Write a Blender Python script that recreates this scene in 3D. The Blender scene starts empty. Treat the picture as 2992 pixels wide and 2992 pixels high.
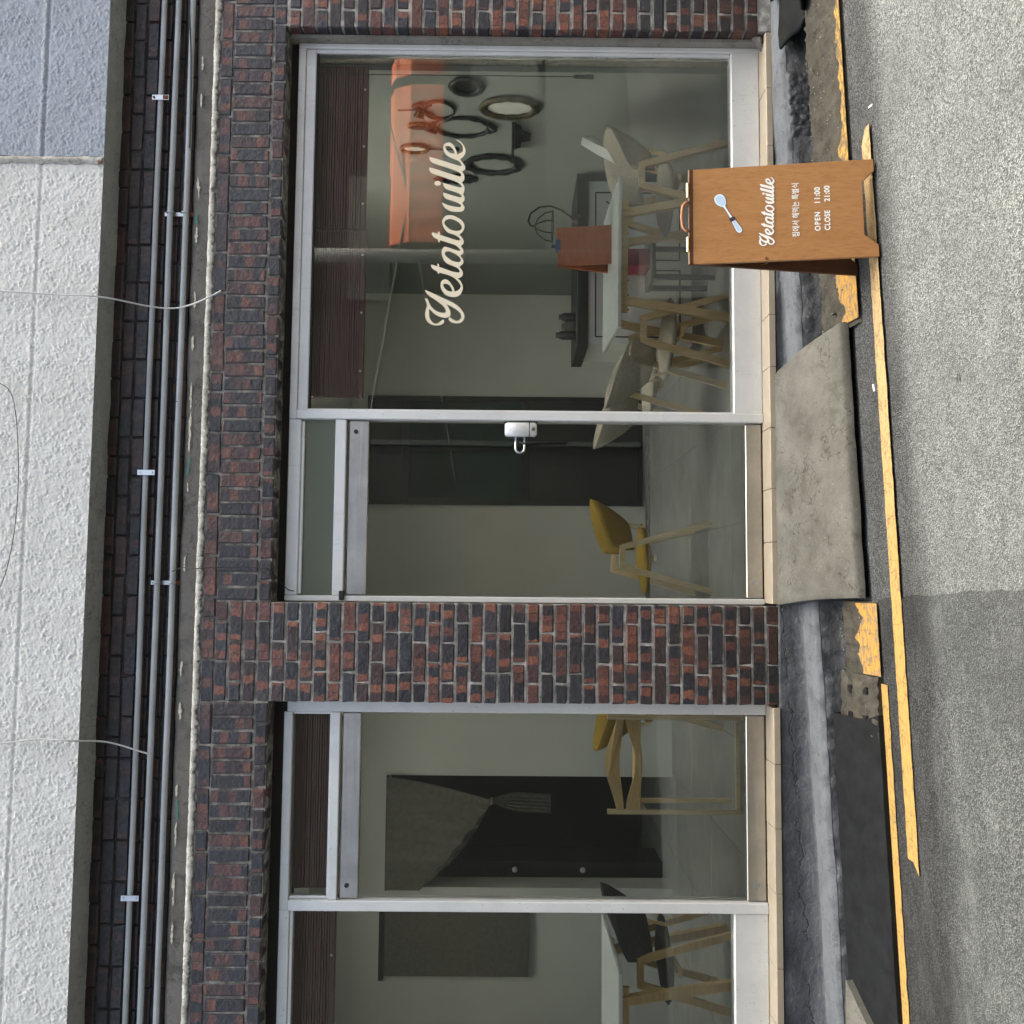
import bpy, bmesh, math, random
from mathutils import Vector, Matrix, noise as mnoise
R = math.radians
random.seed(7)
scene = bpy.context.scene
COL = scene.collection

# ------------------------------------------------------------------ camera, sky, sun, exposure
YAW, PIT, ROL = R(4.2), R(-0.277), R(0.521)
cy, sy, cp, sp, cr, sr = math.cos(YAW), math.sin(YAW), math.cos(PIT), math.sin(PIT), math.cos(ROL), math.sin(ROL)
_r = Vector((cy, -sy, 0)); _d = Vector((sp*sy, sp*cy, -cp)); _f = Vector((cp*sy, cp*cy, sp))
_A = cr*_r - sr*_d; _B = sr*_r + cr*_d
cam = bpy.data.cameras.new('camera'); camo = bpy.data.objects.new('camera', cam); COL.objects.link(camo)
camo.matrix_world = Matrix(((_B.x, _A.x, -_f.x, 0.0), (_B.y, _A.y, -_f.y, -4.4), (_B.z, _A.z, -_f.z, 1.29), (0, 0, 0, 1)))
cam.sensor_width = 36; cam.lens = 2654/2992*36; cam.clip_start = 0.05; cam.clip_end = 800
scene.camera = camo

SUN_EL, SUN_AZ = R(70), R(65)     # azimuth measured from +Y (behind the shop) towards +X
world = bpy.data.worlds.new('World'); scene.world = world; world.use_nodes = True
wn = world.node_tree; wn.nodes.clear()
sky = wn.nodes.new('ShaderNodeTexSky'); sky.sky_type = 'NISHITA'; sky.sun_disc = False
sky.sun_elevation = SUN_EL; sky.sun_rotation = SUN_AZ; sky.air_density = 0.45; sky.dust_density = 9.0; sky.ozone_density = 0.0
bg = wn.nodes.new('ShaderNodeBackground'); bg.inputs[1].default_value = 0.15
wo = wn.nodes.new('ShaderNodeOutputWorld')
wn.links.new(sky.outputs[0], bg.inputs[0]); wn.links.new(bg.outputs[0], wo.inputs[0])
sl = bpy.data.lights.new('sun', 'SUN'); sl.energy = 2.0; sl.angle = R(1.6); sl.color = (1.0, 0.965, 0.91)
so = bpy.data.objects.new('sun', sl); COL.objects.link(so)
sdir = Vector((math.cos(SUN_EL)*math.sin(SUN_AZ), math.cos(SUN_EL)*math.cos(SUN_AZ), math.sin(SUN_EL)))
so.rotation_euler = sdir.to_track_quat('Z', 'Y').to_euler()
scene.view_settings.view_transform = 'Standard'; scene.view_settings.look = 'None'
scene.view_settings.exposure = 2.45; scene.view_settings.gamma = 1; scene.view_settings.use_curve_mapping = False
scene.view_settings.use_white_balance = True     # the phone's automatic white balance
scene.view_settings.white_balance_temperature = 6500; scene.view_settings.white_balance_tint = -2
scene.render.engine = 'CYCLES'
scene.cycles.use_denoising = True
scene.cycles.max_bounces = 12; scene.cycles.diffuse_bounces = 10; scene.cycles.transparent_max_bounces = 12
scene.cycles.sample_clamp_indirect = 6

# ------------------------------------------------------------------ materials
class NT:
    def __init__(s, name):
        s.m = bpy.data.materials.new(name); s.m.use_nodes = True
        s.t = s.m.node_tree; s.t.nodes.clear()
        s.out = s.n('ShaderNodeOutputMaterial'); s.b = s.n('ShaderNodeBsdfPrincipled')
        s.l(s.b.outputs[0], s.out.inputs[0])
    def n(s, k, **kw):
        x = s.t.nodes.new(k)
        for a, v in kw.items(): setattr(x, a, v)
        return x
    def l(s, a, b): s.t.links.new(a, b)
    def set(s, sock, v):
        if hasattr(v, 'is_output'): s.l(v, sock)
        else:
            if isinstance(v, (tuple, list)) and len(v) == 3 and sock.type == 'RGBA': v = (*v, 1)
            sock.default_value = v
    def coord(s, kind='Object'): return s.n('ShaderNodeTexCoord').outputs[kind]
    def pos(s): return s.n('ShaderNodeNewGeometry').outputs['Position']
    def noise(s, v, scale, detail=3, rough=.55, dist=0, out='Fac'):
        x = s.n('ShaderNodeTexNoise'); s.set(x.inputs['Vector'], v); s.set(x.inputs['Scale'], scale)
        x.inputs['Detail'].default_value = detail; x.inputs['Roughness'].default_value = rough; x.inputs['Distortion'].default_value = dist
        return x.outputs[out]
    def vor(s, v, scale, feat='F1', out='Distance', rnd=1):
        x = s.n('ShaderNodeTexVoronoi', feature=feat); s.set(x.inputs['Vector'], v); s.set(x.inputs['Scale'], scale)
        x.inputs['Randomness'].default_value = rnd
        return x.outputs[out]
    def math(s, op, a, b=0, c=0, clamp=False):
        x = s.n('ShaderNodeMath', operation=op, use_clamp=clamp)
        s.set(x.inputs[0], a); s.set(x.inputs[1], b); s.set(x.inputs[2], c); return x.outputs[0]
    def ramp(s, f, stops, interp='LINEAR'):
        x = s.n('ShaderNodeValToRGB'); x.color_ramp.interpolation = interp
        e = x.color_ramp.elements
        while len(e) < len(stops): e.new(.5)
        for i, (p, c) in enumerate(stops):
            e[i].position = p
            e[i].color = (c, c, c, 1) if not isinstance(c, (tuple, list)) else (*c, 1)
        s.set(x.inputs[0], f); return x.outputs[0]
    def mix(s, f, a, b, mode='MIX'):
        x = s.n('ShaderNodeMix', data_type='RGBA', blend_type=mode)
        s.set(x.inputs[0], f); s.set(x.inputs[6], a); s.set(x.inputs[7], b); return x.outputs[2]
    def map(s, v, scale=(1, 1, 1), loc=(0, 0, 0), rot=(0, 0, 0)):
        x = s.n('ShaderNodeMapping'); s.set(x.inputs[0], v); x.inputs[1].default_value = loc
        x.inputs[2].default_value = rot; x.inputs[3].default_value = scale; return x.outputs[0]
    def sep(s, v):
        x = s.n('ShaderNodeSeparateXYZ'); s.set(x.inputs[0], v); return x.outputs
    def vadd(s, a, b):
        x = s.n('ShaderNodeVectorMath', operation='ADD'); s.set(x.inputs[0], a); s.set(x.inputs[1], b); return x.outputs[0]
    def bump(s, h, strength=.5, dist=.01, prev=None):
        x = s.n('ShaderNodeBump'); s.set(x.inputs['Height'], h); x.inputs['Strength'].default_value = strength
        x.inputs['Distance'].default_value = dist
        if prev is not None: s.l(prev, x.inputs['Normal'])
        return x.outputs[0]
    def done(s, color, rough=.6, normal=None, metal=0., spec=.5, **kw):
        b = s.b
        s.set(b.inputs['Base Color'], color); s.set(b.inputs['Roughness'], rough); s.set(b.inputs['Metallic'], metal)
        s.set(b.inputs['Specular IOR Level'], spec)
        if normal is not None: s.l(normal, b.inputs['Normal'])
        for k, v in kw.items(): s.set(b.inputs[k], v)
        return s.m

MATS = {}
def simple(name, col, rough=.6, metal=0, spec=.5, var=.15, nscale=8, bscale=None, bstr=.2, bdist=.002):
    t = NT(name); p = t.pos()
    f = t.noise(p, nscale, 4)
    c = t.mix(t.ramp(f, [(.3, 1-var), (.7, 1+var)]), (0, 0, 0), col) if False else None
    lo = tuple(x*(1-var) for x in col); hi = tuple(min(1, x*(1+var)) for x in col)
    c = t.ramp(f, [(.32, lo), (.68, hi)])
    nr = t.bump(t.noise(p, bscale, 3), bstr, bdist) if bscale else None
    return t.done(c, rough, nr, metal, spec)

def brick_mat(name, dirty=0.0):
    t = NT(name); o = t.coord('Object'); oi = t.n('ShaderNodeObjectInfo'); rnd = oi.outputs['Random']
    off = t.n('ShaderNodeCombineXYZ'); t.set(off.inputs[0], t.math('MULTIPLY', rnd, 37)); t.set(off.inputs[1], t.math('MULTIPLY', rnd, 91)); t.set(off.inputs[2], t.math('MULTIPLY', rnd, 53))
    v = t.vadd(o, off.outputs[0])
    base = t.ramp(rnd, [(0, (.024, .023, .028)), (.15, (.062, .032, .029)), (.24, (.034, .029, .032)), (.38, (.092, .038, .032)),
                        (.45, (.038, .042, .052)), (.58, (.050, .030, .029)), (.67, (.017, .016, .018)), (.82, (.16, .056, .037)), (.88, (.060, .052, .056)), (.94, (.028, .030, .037))], 'CONSTANT')
    # kiln flashing: squarish lighter patches where bricks were stacked crosswise
    xw = t.math('ADD', t.sep(o)[0], t.math('MULTIPLY', t.math('SUBTRACT', t.noise(v, 28, 2), .5), .03))
    cell = t.math('FLOOR', t.math('ADD', t.math('MULTIPLY', xw, 23), t.math('MULTIPLY', rnd, 13)))
    wn_ = t.n('ShaderNodeTexWhiteNoise', noise_dimensions='2D')
    cv = t.n('ShaderNodeCombineXYZ'); t.set(cv.inputs[0], cell); t.set(cv.inputs[1], t.math('MULTIPLY', rnd, 77))
    t.l(cv.outputs[0], wn_.inputs['Vector'])
    fx = t.math('FRACT', t.math('ADD', t.math('MULTIPLY', xw, 23), t.math('MULTIPLY', rnd, 13)))
    edge = t.ramp(fx, [(.0, 0), (.10, 1), (.90, 1), (1, 0)])
    zf = t.ramp(t.math('ABSOLUTE', t.math('ADD', t.sep(o)[2], t.math('MULTIPLY', t.math('SUBTRACT', t.noise(v, 40, 2), .5), .012))), [(.019, 1), (.027, .25)])
    patch = t.math('MULTIPLY', t.math('MULTIPLY', t.ramp(wn_.outputs['Value'], [(.60, 0), (.63, .95)]), edge), zf)
    red = t.ramp(wn_.outputs['Value'], [(.63, (.17, .066, .048)), (.8, (.31, .10, .058)), (1, (.46, .165, .085))])
    c = t.mix(t.math('MULTIPLY', patch, .85-.45*dirty), base, red)
    # dull whole-brick darker mottling and blue-grey glaze
    c = t.mix(t.ramp(t.noise(v, 22, 5, .65), [(.42, .0), (.72, .5)]), c, (.048, .044, .049))
    c = t.mix(t.ramp(t.noise(v, 90, 4, .7), [(.36, .6), (.48, 0)]), c, (.012, .010, .011))
    # pale specks of lime and paint
    hz = t.sep(t.pos())[2]
    th = t.math('MULTIPLY', t.ramp(t.noise(v, 120, 3, .7), [(.67, 0), (.70, 1)]), t.ramp(t.math('MULTIPLY', hz, .4), [(.0, .85), (.35, .45), (.9, .25)]))
    c = t.mix(t.math('MULTIPLY', th, .6-.4*dirty), c, (.46, .43, .40))
    c = t.mix(.36, c, (.020, .015, .019))
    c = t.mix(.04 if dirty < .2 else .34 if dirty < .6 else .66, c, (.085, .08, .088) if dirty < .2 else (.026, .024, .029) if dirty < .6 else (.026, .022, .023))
    # lime smears on the arrises, grime splashed up from the street
    az = t.math('ABSOLUTE', t.sep(o)[2]); sm = t.math('MULTIPLY', t.ramp(az, [(.017, 0), (.028, 1)]), t.ramp(t.noise(v, 30, 4, .7), [(.50, 0), (.64, .75)]))
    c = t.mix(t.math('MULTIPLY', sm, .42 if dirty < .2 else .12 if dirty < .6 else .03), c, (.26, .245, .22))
    c = t.mix(t.ramp(t.math('ADD', hz, t.math('MULTIPLY', t.noise(t.pos(), 6, 4), .9)), [(.45, .62), (1.35, 0)]), c, (.013, .012, .012))
    b1 = t.bump(t.noise(v, 38, 3, .55), .8, .006)
    b2 = t.bump(t.noise(v, 260, 3, .6), .6, .0015, b1)
    return t.done(c, t.ramp(t.noise(v, 60, 3), [(.3, .28), (.7, .68)]), b2, spec=.5)

def mortar_mat(name, col, dark, amt):
    t = NT(name); p = t.pos()
    c = t.mix(t.ramp(t.noise(p, 14, 5, .65), [(.5-amt, 1), (.62, 0)]), col, dark)
    c = t.mix(t.ramp(t.noise(p, 160, 3), [(.4, .35), (.6, 0)]), c, tuple(x*.5 for x in col))
    return t.done(c, .92, t.bump(t.noise(p, 90, 4, .7), .9, .004), spec=.2)

def stucco_mat(name, col, stain):
    t = NT(name); p = t.pos()
    c = t.mix(t.ramp(t.noise(p, 3, 5, .6), [(.38, .0), (.72, .6)]), col, stain)
    streak = t.noise(t.map(p, (30, 30, 3)), 1, 4, .6)
    c = t.mix(t.ramp(streak, [(.62, 0), (.8, .25)]), c, tuple(x*.6 for x in stain))
    return t.done(c, .85, t.bump(t.noise(p, 240, 3, .6), .5, .002), spec=.25)

def asphalt_mat(name, dark, light, bias):
    t = NT(name); p = t.pos()
    vc = t.vor(p, 190, out='Color'); s1 = t.sep(vc)[0]
    vc2 = t.vor(p, 300, out='Color'); s2 = t.sep(vc2)[1]
    g = t.math('ADD', t.math('MULTIPLY', s1, .62), t.math('MULTIPLY', s2, .38))
    c = t.ramp(g, [(.12, tuple(x*.4 for x in dark)), (.36+bias, dark), (.60+bias, light), (.86, tuple(min(1, x*1.9) for x in light))])
    big = t.noise(p, 1.1, 4, .6)
    c = t.mix(t.ramp(big, [(.34, .6), (.60, 0)]), c, tuple(x*.8 for x in dark), 'MIX')
    tyre = t.noise(t.map(p, (.35, 3.2, 1), (2, 1, 0)), 1.6, 4, .6)
    c = t.mix(t.ramp(tyre, [(.54, 0), (.74, .35)]), c, tuple(x*.9 for x in dark))
    dust = t.noise(t.map(p, (1, 2.2, 1)), 5, 5, .7)
    c = t.mix(t.ramp(dust, [(.5, 0), (.75, .3)]), c, (.14, .142, .14))
    # old oil drips, tyre polish and hairline cracks
    oil = t.ramp(t.noise(t.map(p, (.6, 1.5, 1), (3, 7, 0)), 2.2, 4, .6), [(.62, 0), (.74, .55)])
    c = t.mix(oil, c, tuple(x*.5 for x in dark))
    ck = t.ramp(t.vor(t.vadd(t.map(p, (1, 1, 1)), t.map(t.noise(p, 6, 5, .7, out='Color'), (.35, .35, .35))), .9, 'DISTANCE_TO_EDGE'), [(.002, 1), (.007, 0)])
    c = t.mix(t.math('MULTIPLY', ck, .5), c, (.02, .02, .02))
    # small dark dots scattered over the surface, colour only
    dark_dots = t.ramp(t.vor(p, 60), [(.05, 1), (.14, 0)])
    c = t.mix(t.math('MULTIPLY', dark_dots, .6), c, (.012, .012, .012))
    h = t.math('ADD', t.math('MULTIPLY', s1, .6), t.math('MULTIPLY', t.vor(p, 190), .9))
    return t.done(c, .85, t.bump(h, 1.0, .006), spec=.35)

def plinth_mat():
    t = NT('plinth_grey_paint'); p = t.pos(); x, y, z = t.sep(p)
    c = t.ramp(t.noise(p, 2.4, 5, .65), [(.3, (.048, .051, .058)), (.7, (.078, .082, .092))])
    # scuffed paint where the step nose is worn
    c = t.mix(t.ramp(t.noise(t.map(p, (4, 20, 20)), 1, 5, .7), [(.55, 0), (.75, .5)]), c, (.20, .21, .235))
    # splashed dirt low down, in an uneven tide line
    rel = t.math('SUBTRACT', z, t.math('MULTIPLY_ADD', x, .044, -.20))
    dl = t.math('ADD', rel, t.math('MULTIPLY', t.math('SUBTRACT', t.noise(p, 7, 5, .7), .5), .16))
    c = t.mix(t.ramp(dl, [(-.02, .7), (.05, 0)]), c, (.022, .022, .024))
    c = t.mix(t.math('MULTIPLY', t.ramp(t.noise(p, 75, 3, .7), [(.66, 0), (.72, 1)]), .45), c, (.33, .34, .36))
    cr_ = t.math('ABSOLUTE', t.math('ADD', t.math('SUBTRACT', z, t.math('MULTIPLY_ADD', x, .06, -.03)), t.math('MULTIPLY', t.math('SUBTRACT', t.noise(p, 6, 5, .75), .5), .13)))
    crk = t.math('MULTIPLY', t.ramp(cr_, [(.0012, 1), (.0035, 0)]), t.ramp(t.noise(p, 3.1, 2), [(.45, 0), (.5, 1)]))
    c = t.mix(crk, c, (.008, .008, .009))
    h = t.math('SUBTRACT', t.noise(p, 26, 5, .65), t.math('MULTIPLY', crk, .6))
    return t.done(c, t.ramp(t.noise(p, 20, 3), [(.3, .38), (.7, .7)]), t.bump(t.noise(p, 130, 3), .5, .003, t.bump(h, .9, .012)), spec=.5)

def concrete_mat(name, a, b, stain, sc=3.):
    t = NT(name); p = t.pos()
    c = t.ramp(t.noise(p, sc, 6, .62), [(.3, a), (.7, b)])
    c = t.mix(t.ramp(t.noise(t.map(p, (1, 1, 1), (4, 2, 0)), sc*1.7, 5, .7, .6), [(.52, 0), (.72, .75)]), c, stain)
    c = t.mix(t.ramp(t.noise(p, 95, 3, .7), [(.62, 0), (.70, .55)]), c, tuple(min(1, x*1.7) for x in b))
    c = t.mix(t.ramp(t.noise(p, 70, 3, .7), [(.30, .6), (.38, 0)]), c, tuple(x*.3 for x in a))
    crk = t.ramp(t.vor(t.vadd(p, t.noise(p, 4, 4, .6, out='Color')), 1.6, 'DISTANCE_TO_EDGE'), [(.003, 1), (.009, 0)])
    c = t.mix(t.math('MULTIPLY', crk, .55), c, tuple(x*.25 for x in a))
    return t.done(c, .86, t.bump(t.noise(p, 110, 4, .7), .6, .004), spec=.3)

def paint_mat(name, col, wear, under, fade=None):
    t = NT(name); p = t.pos()
    c = t.mix(t.ramp(t.noise(p, 9, 4), [(.35, 0), (.7, .35)]), col, tuple(min(1, x*1.12) for x in col))
    if fade: c = t.mix(t.ramp(t.math('ADD', t.math('MULTIPLY', t.sep(p)[0], .5), t.math('MULTIPLY', t.noise(p, 5, 4, .7), .5)), [(.15, 0), (.75, 1)]), c, fade)
    c = t.mix(t.ramp(t.noise(t.map(p, (1, 2.4, 1)), 26, 5, .75), [(.57-wear, 0), (.72-wear, .85)]), c, under)
    c = t.mix(t.ramp(t.noise(p, 150, 3, .7), [(.56, 0), (.68, .6)]), c, under)
    crk = t.ramp(t.vor(t.vadd(t.map(p, (1, .35, 1)), t.map(t.noise(p, 11, 4, .6, out='Color'), (.12, .12, .12))), 4.2, 'DISTANCE_TO_EDGE'), [(.006, 1), (.016, 0)])
    c = t.mix(t.math('MULTIPLY', crk, .4), c, tuple(x*.7 for x in under))
    return t.done(c, .7, t.bump(t.noise(p, 130, 3, .7), .8, .003), spec=.35)

def wood_mat(name, a, b, rough=.45, axis=2, sc=1.0):
    t = NT(name); o = t.coord('Object')
    s = [34*sc]*3; s[axis] = 2.2*sc
    g = t.noise(t.map(o, tuple(s)), 1, 5, .65, .8)
    s2 = [150*sc]*3; s2[axis] = 9*sc
    g2 = t.noise(t.map(o, tuple(s2)), 1, 3, .6)
    c = t.mix(t.ramp(g, [(.3, 0), (.7, 1)]), a, b)
    c = t.mix(t.ramp(g2, [(.35, .35), (.5, 0)]), c, tuple(x*.6 for x in a))
    return t.done(c, rough, t.bump(g2, .25, .001), spec=.45)

def steel_mat(name, col, rough, axis=0):
    t = NT(name); p = t.pos()
    s = [220]*3; s[axis] = 3
    g = t.noise(t.map(p, tuple(s)), 1, 3, .6)
    c = t.ramp(t.noise(p, 6, 5, .65), [(.3, tuple(x*.72 for x in col)), (.7, col)])
    return t.done(c, t.ramp(g, [(.3, rough*.8), (.7, rough*1.3)]), None, 1.0)

def alu_mat():
    t = NT('white_aluminium'); p = t.pos()
    c = t.ramp(t.noise(p, 5, 5, .6), [(.3, (.62, .62, .615)), (.7, (.73, .73, .72))])
    c = t.mix(t.ramp(t.noise(t.map(p, (60, 60, 4)), 1, 4, .65), [(.6, 0), (.82, .35)]), c, (.33, .31, .28))
    c = t.mix(t.ramp(t.noise(p, 85, 2, .6), [(.70, 0), (.735, .7)]), c, (.16, .14, .12))
    return t.done(c, t.ramp(t.noise(p, 12, 3), [(.3, .3), (.7, .5)]), None, .15, .5)

def glass_mat(name, tint, gain=1.0, film=0.0, filmcol=(.4, .42, .38)):
    t = NT(name); t.t.nodes.remove(t.b)
    fr = t.n('ShaderNodeFresnel'); fr.inputs[0].default_value = 1.52
    tr = t.n('ShaderNodeBsdfTransparent'); tr.inputs[0].default_value = (*tint, 1)
    gl = t.n('ShaderNodeBsdfGlossy'); gl.inputs['Roughness'].default_value = 0.0; gl.inputs['Color'].default_value = (1, 1, 1, 1)
    p = t.pos()
    bm = t.bump(t.noise(p, 1.7, 2), .05, .006); t.l(bm, gl.inputs['Normal'])
    m1 = t.n('ShaderNodeMixShader'); t.set(m1.inputs[0], t.math('MULTIPLY', fr.outputs[0], gain, clamp=True))
    t.l(tr.outputs[0], m1.inputs[1]); t.l(gl.outputs[0], m1.inputs[2])
    # uneven dust over an even film on the pane
    df = t.n('ShaderNodeBsdfDiffuse'); df.inputs[0].default_value = (*filmcol, 1)
    m2 = t.n('ShaderNodeMixShader')
    dust = t.math('MULTIPLY_ADD', t.ramp(t.noise(p, 2.3, 5, .7), [(.35, 0), (.75, 1)]), .012, film)
    t.set(m2.inputs[0], dust); t.l(m1.outputs[0], m2.inputs[1]); t.l(df.outputs[0], m2.inputs[2])
    t.l(m2.outputs[0], t.out.inputs[0])
    return t.m

def frost_mat():  # translucent sheet for the roof openings added to brighten the room
    t = NT('added_roof_light'); t.t.nodes.remove(t.b)
    a = t.n('ShaderNodeBsdfTranslucent'); a.inputs[0].default_value = (.85, .85, .84, 1)
    t.l(a.outputs[0], t.out.inputs[0]); return t.m

def fabric_mat(name, a, b):
    t = NT(name); o = t.coord('Object')
    g = t.noise(o, 160, 3, .8)
    c = t.ramp(g, [(.35, a), (.65, b)])
    return t.done(c, .95, t.bump(g, .6, .002), spec=.1)

def blind_mat():
    t = NT('dark_walnut_slat'); p = t.pos()
    g = t.noise(t.map(p, (3, 40, 60)), 1, 4, .6)
    c = t.ramp(g, [(.3, (.12, .050, .043)), (.7, (.21, .095, .08))])
    return t.done(c, .5, t.bump(g, .2, .001), spec=.35)

MAT = dict(
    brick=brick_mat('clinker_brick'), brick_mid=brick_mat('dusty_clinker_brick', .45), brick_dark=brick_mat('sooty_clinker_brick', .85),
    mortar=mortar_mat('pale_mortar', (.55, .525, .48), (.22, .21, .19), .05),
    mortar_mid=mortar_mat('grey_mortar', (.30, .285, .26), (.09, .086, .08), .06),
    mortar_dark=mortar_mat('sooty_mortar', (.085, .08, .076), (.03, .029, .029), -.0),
    stucco=stucco_mat('white_stucco', (.645, .635, .605), (.51, .49, .45)),
    stucco_blue=stucco_mat('blue_grey_stucco', (.36, .385, .43), (.28, .295, .32)),
    soffit=concrete_mat('soffit_cement', (.24, .252, .242), (.33, .342, .328), (.17, .178, .17), 5),
    cement=concrete_mat('weathered_cement', (.115, .105, .092), (.17, .155, .135), (.05, .047, .042), 6),
    limewash=concrete_mat('pale_mortar_cap', (.26, .24, .205), (.58, .56, .51), (.11, .10, .082), 16),
    plaster=concrete_mat('reveal_plaster', (.22, .205, .175), (.30, .28, .245), (.13, .12, .10), 7),
    conduit=simple('grey_plastic_conduit', (.35, .365, .375), .5, var=.14, nscale=5),
    zinc=steel_mat('galvanised_clamp', (.62, .63, .65), .4), rust=simple('rusty_steel', (.16, .06, .035), .85, var=.4, nscale=60),
    lock_white=simple('scuffed_white_enamel', (.72, .72, .72), .25, .25, var=.12, nscale=40), alu=alu_mat(), dark_filler=simple('dark_gap_filler', (.02, .02, .019), .8),
    steel=steel_mat('brushed_steel', (.63, .60, .565), .36), chrome=steel_mat('chrome', (.82, .83, .84), .12),
    glass=glass_mat('window_glass', (.955, .975, .962), 1.0, .0), glass_cloudy=glass_mat('cloudy_transom_glass', (.72, .78, .72), 1.1, .32, (.30, .32, .27)),  # transom pane clouded by an even greenish film
    frost=frost_mat(), tile=simple('cream_sill_tile', (.375, .315, .235), .35, var=.07, nscale=14),
    plinth=plinth_mat(), step_light_grey=concrete_mat('light_grey_step_top', (.115, .123, .136), (.165, .175, .19), (.065, .068, .073), 8), asphalt=asphalt_mat('worn_asphalt', (.046, .047, .0475), (.100, .101, .1015), -.01),
    asphalt2=asphalt_mat('asphalt_repair', (.021, .0215, .022), (.050, .051, .052), .02),
    ramp=concrete_mat('ramp_concrete', (.088, .083, .070), (.175, .168, .148), (.066, .055, .037), 4.5),
    kerb=concrete_mat('kerb_concrete', (.036, .032, .026), (.085, .076, .060), (.011, .010, .009), 13),
    dirt=simple('black_gutter_dirt', (.022, .021, .02), .95, var=.7, nscale=50, bscale=60, bstr=1, bdist=.02),
    pebble=simple('gutter_grit', (.19, .175, .15), .9, var=.6, nscale=30),
    yellow=paint_mat('yellow_line_paint', (.42, .255, .075), .06, (.10, .085, .05), (.45, .31, .155)),
    yellow_pale=paint_mat('faded_yellow_line_paint', (.45, .305, .145), .02, (.13, .115, .085)),
    yellow_worn=paint_mat('worn_yellow_kerb_paint', (.48, .25, .04), .13, (.13, .12, .10)),
    yellow_worn2=paint_mat('flaked_yellow_kerb_paint', (.56, .31, .05), .19, (.075, .068, .055)),
    rubber=simple('black_rubber', (.010, .011, .012), .8, 0, .18, var=.35, nscale=14, bscale=160, bstr=.5),
    board=wood_mat('sign_board_veneer', (.33, .155, .055), (.40, .20, .08), .42, 2),
    board_dark=wood_mat('sign_board_rear_dark', (.085, .034, .015), (.12, .05, .022), .5, 2),  # wood of the rear panel, much darker than the front veneer
    board_edge=wood_mat('sign_board_edge', (.30, .12, .05), (.40, .18, .08), .5, 2),
    white_print=simple('white_print', (.82, .81, .79), .5, var=.02), cream_print=simple('cream_vinyl', (.82, .72, .54), .5, var=.02),
    spoon_blue=simple('pale_blue_print', (.46, .60, .76), .5, var=.02), spoon_rim=simple('spoon_rim_print', (.74, .80, .88), .5, var=.02),
    spoon_line=simple('dark_outline_print', (.035, .03, .05), .5, var=.02),
    brass=steel_mat('brass', (.85, .62, .28), .25), leather=simple('tan_leather', (.36, .15, .07), .5),
    wall_side=simple('olive_grey_wall', (.27, .285, .265), .8, var=.05, nscale=1.2), wall_in=simple('sage_grey_wall', (.42, .425, .405), .8, var=.05, nscale=1.2), wall_in2=simple('warm_grey_wall', (.66, .655, .62), .8, var=.05, nscale=1.2),
    ceil=simple('ceiling_white', (.8, .8, .78), .85, var=.04), floor_in=simple('floor_tile_grey', (.20, .205, .195), .35, var=.2, nscale=5),
    dark_door=simple('black_door', (.012, .013, .014), .4), dark_glass=simple('dark_green_glass', (.018, .04, .038), .12, var=.2, nscale=2),
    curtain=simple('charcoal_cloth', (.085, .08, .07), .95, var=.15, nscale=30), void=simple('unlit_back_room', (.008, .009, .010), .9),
    ash=wood_mat('ash_wood', (.60, .46, .26), (.72, .58, .37), .45, 2), oak=wood_mat('oak_plywood', (.52, .34, .135), (.62, .43, .20), .45, 0),
    grey_fab=fabric_mat('grey_wool', (.28, .25, .21), (.46, .415, .35)), yel_fab=fabric_mat('mustard_wool', (.24, .155, .025), (.33, .22, .045)),
    dark_fab=fabric_mat('charcoal_wool', (.03, .031, .036), (.06, .06, .066)),
    table=simple('white_table_top', (.66, .70, .70), .2, var=.02), blind=blind_mat(),
    black=simple('black_iron', (.012, .012, .013), .5), gilt=simple('antique_gilt', (.12, .095, .05), .45, .6, var=.5, nscale=70, bscale=90, bstr=.8),
    orange=simple('orange_awning_cloth', (.60, .13, .045), .7, var=.08), orange_board=wood_mat('rust_red_clipboard', (.33, .085, .03), (.42, .12, .045), .5, 0),
    pink=simple('raspberry_box', (.34, .035, .075), .6), blue_clip=simple('blue_clip', (.02, .035, .13), .4),
    paper=simple('white_paper', (.72, .73, .72), .7, var=.05), mirror=steel_mat('old_mirror', (.5, .52, .5), .08),
    opp=stucco_mat('dark_brown_render_opposite', (.052, .054, .05), (.035, .034, .03)), opp_pale=stucco_mat('pale_render_opposite', (.17, .18, .17), (.11, .11, .10)), pole=simple('pale_utility_pole', (.46, .46, .44), .8),
    wire_grey=simple('pale_cable', (.45, .45, .44), .6), wire_black=simple('black_cable', (.02, .02, .022), .6),
    flake_cream=simple('cream_paint_flake', (.52, .48, .38), .8, var=.2, nscale=60), flake_teal=simple('teal_paint_flake', (.04, .20, .17), .8, var=.2, nscale=60),
)

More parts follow.
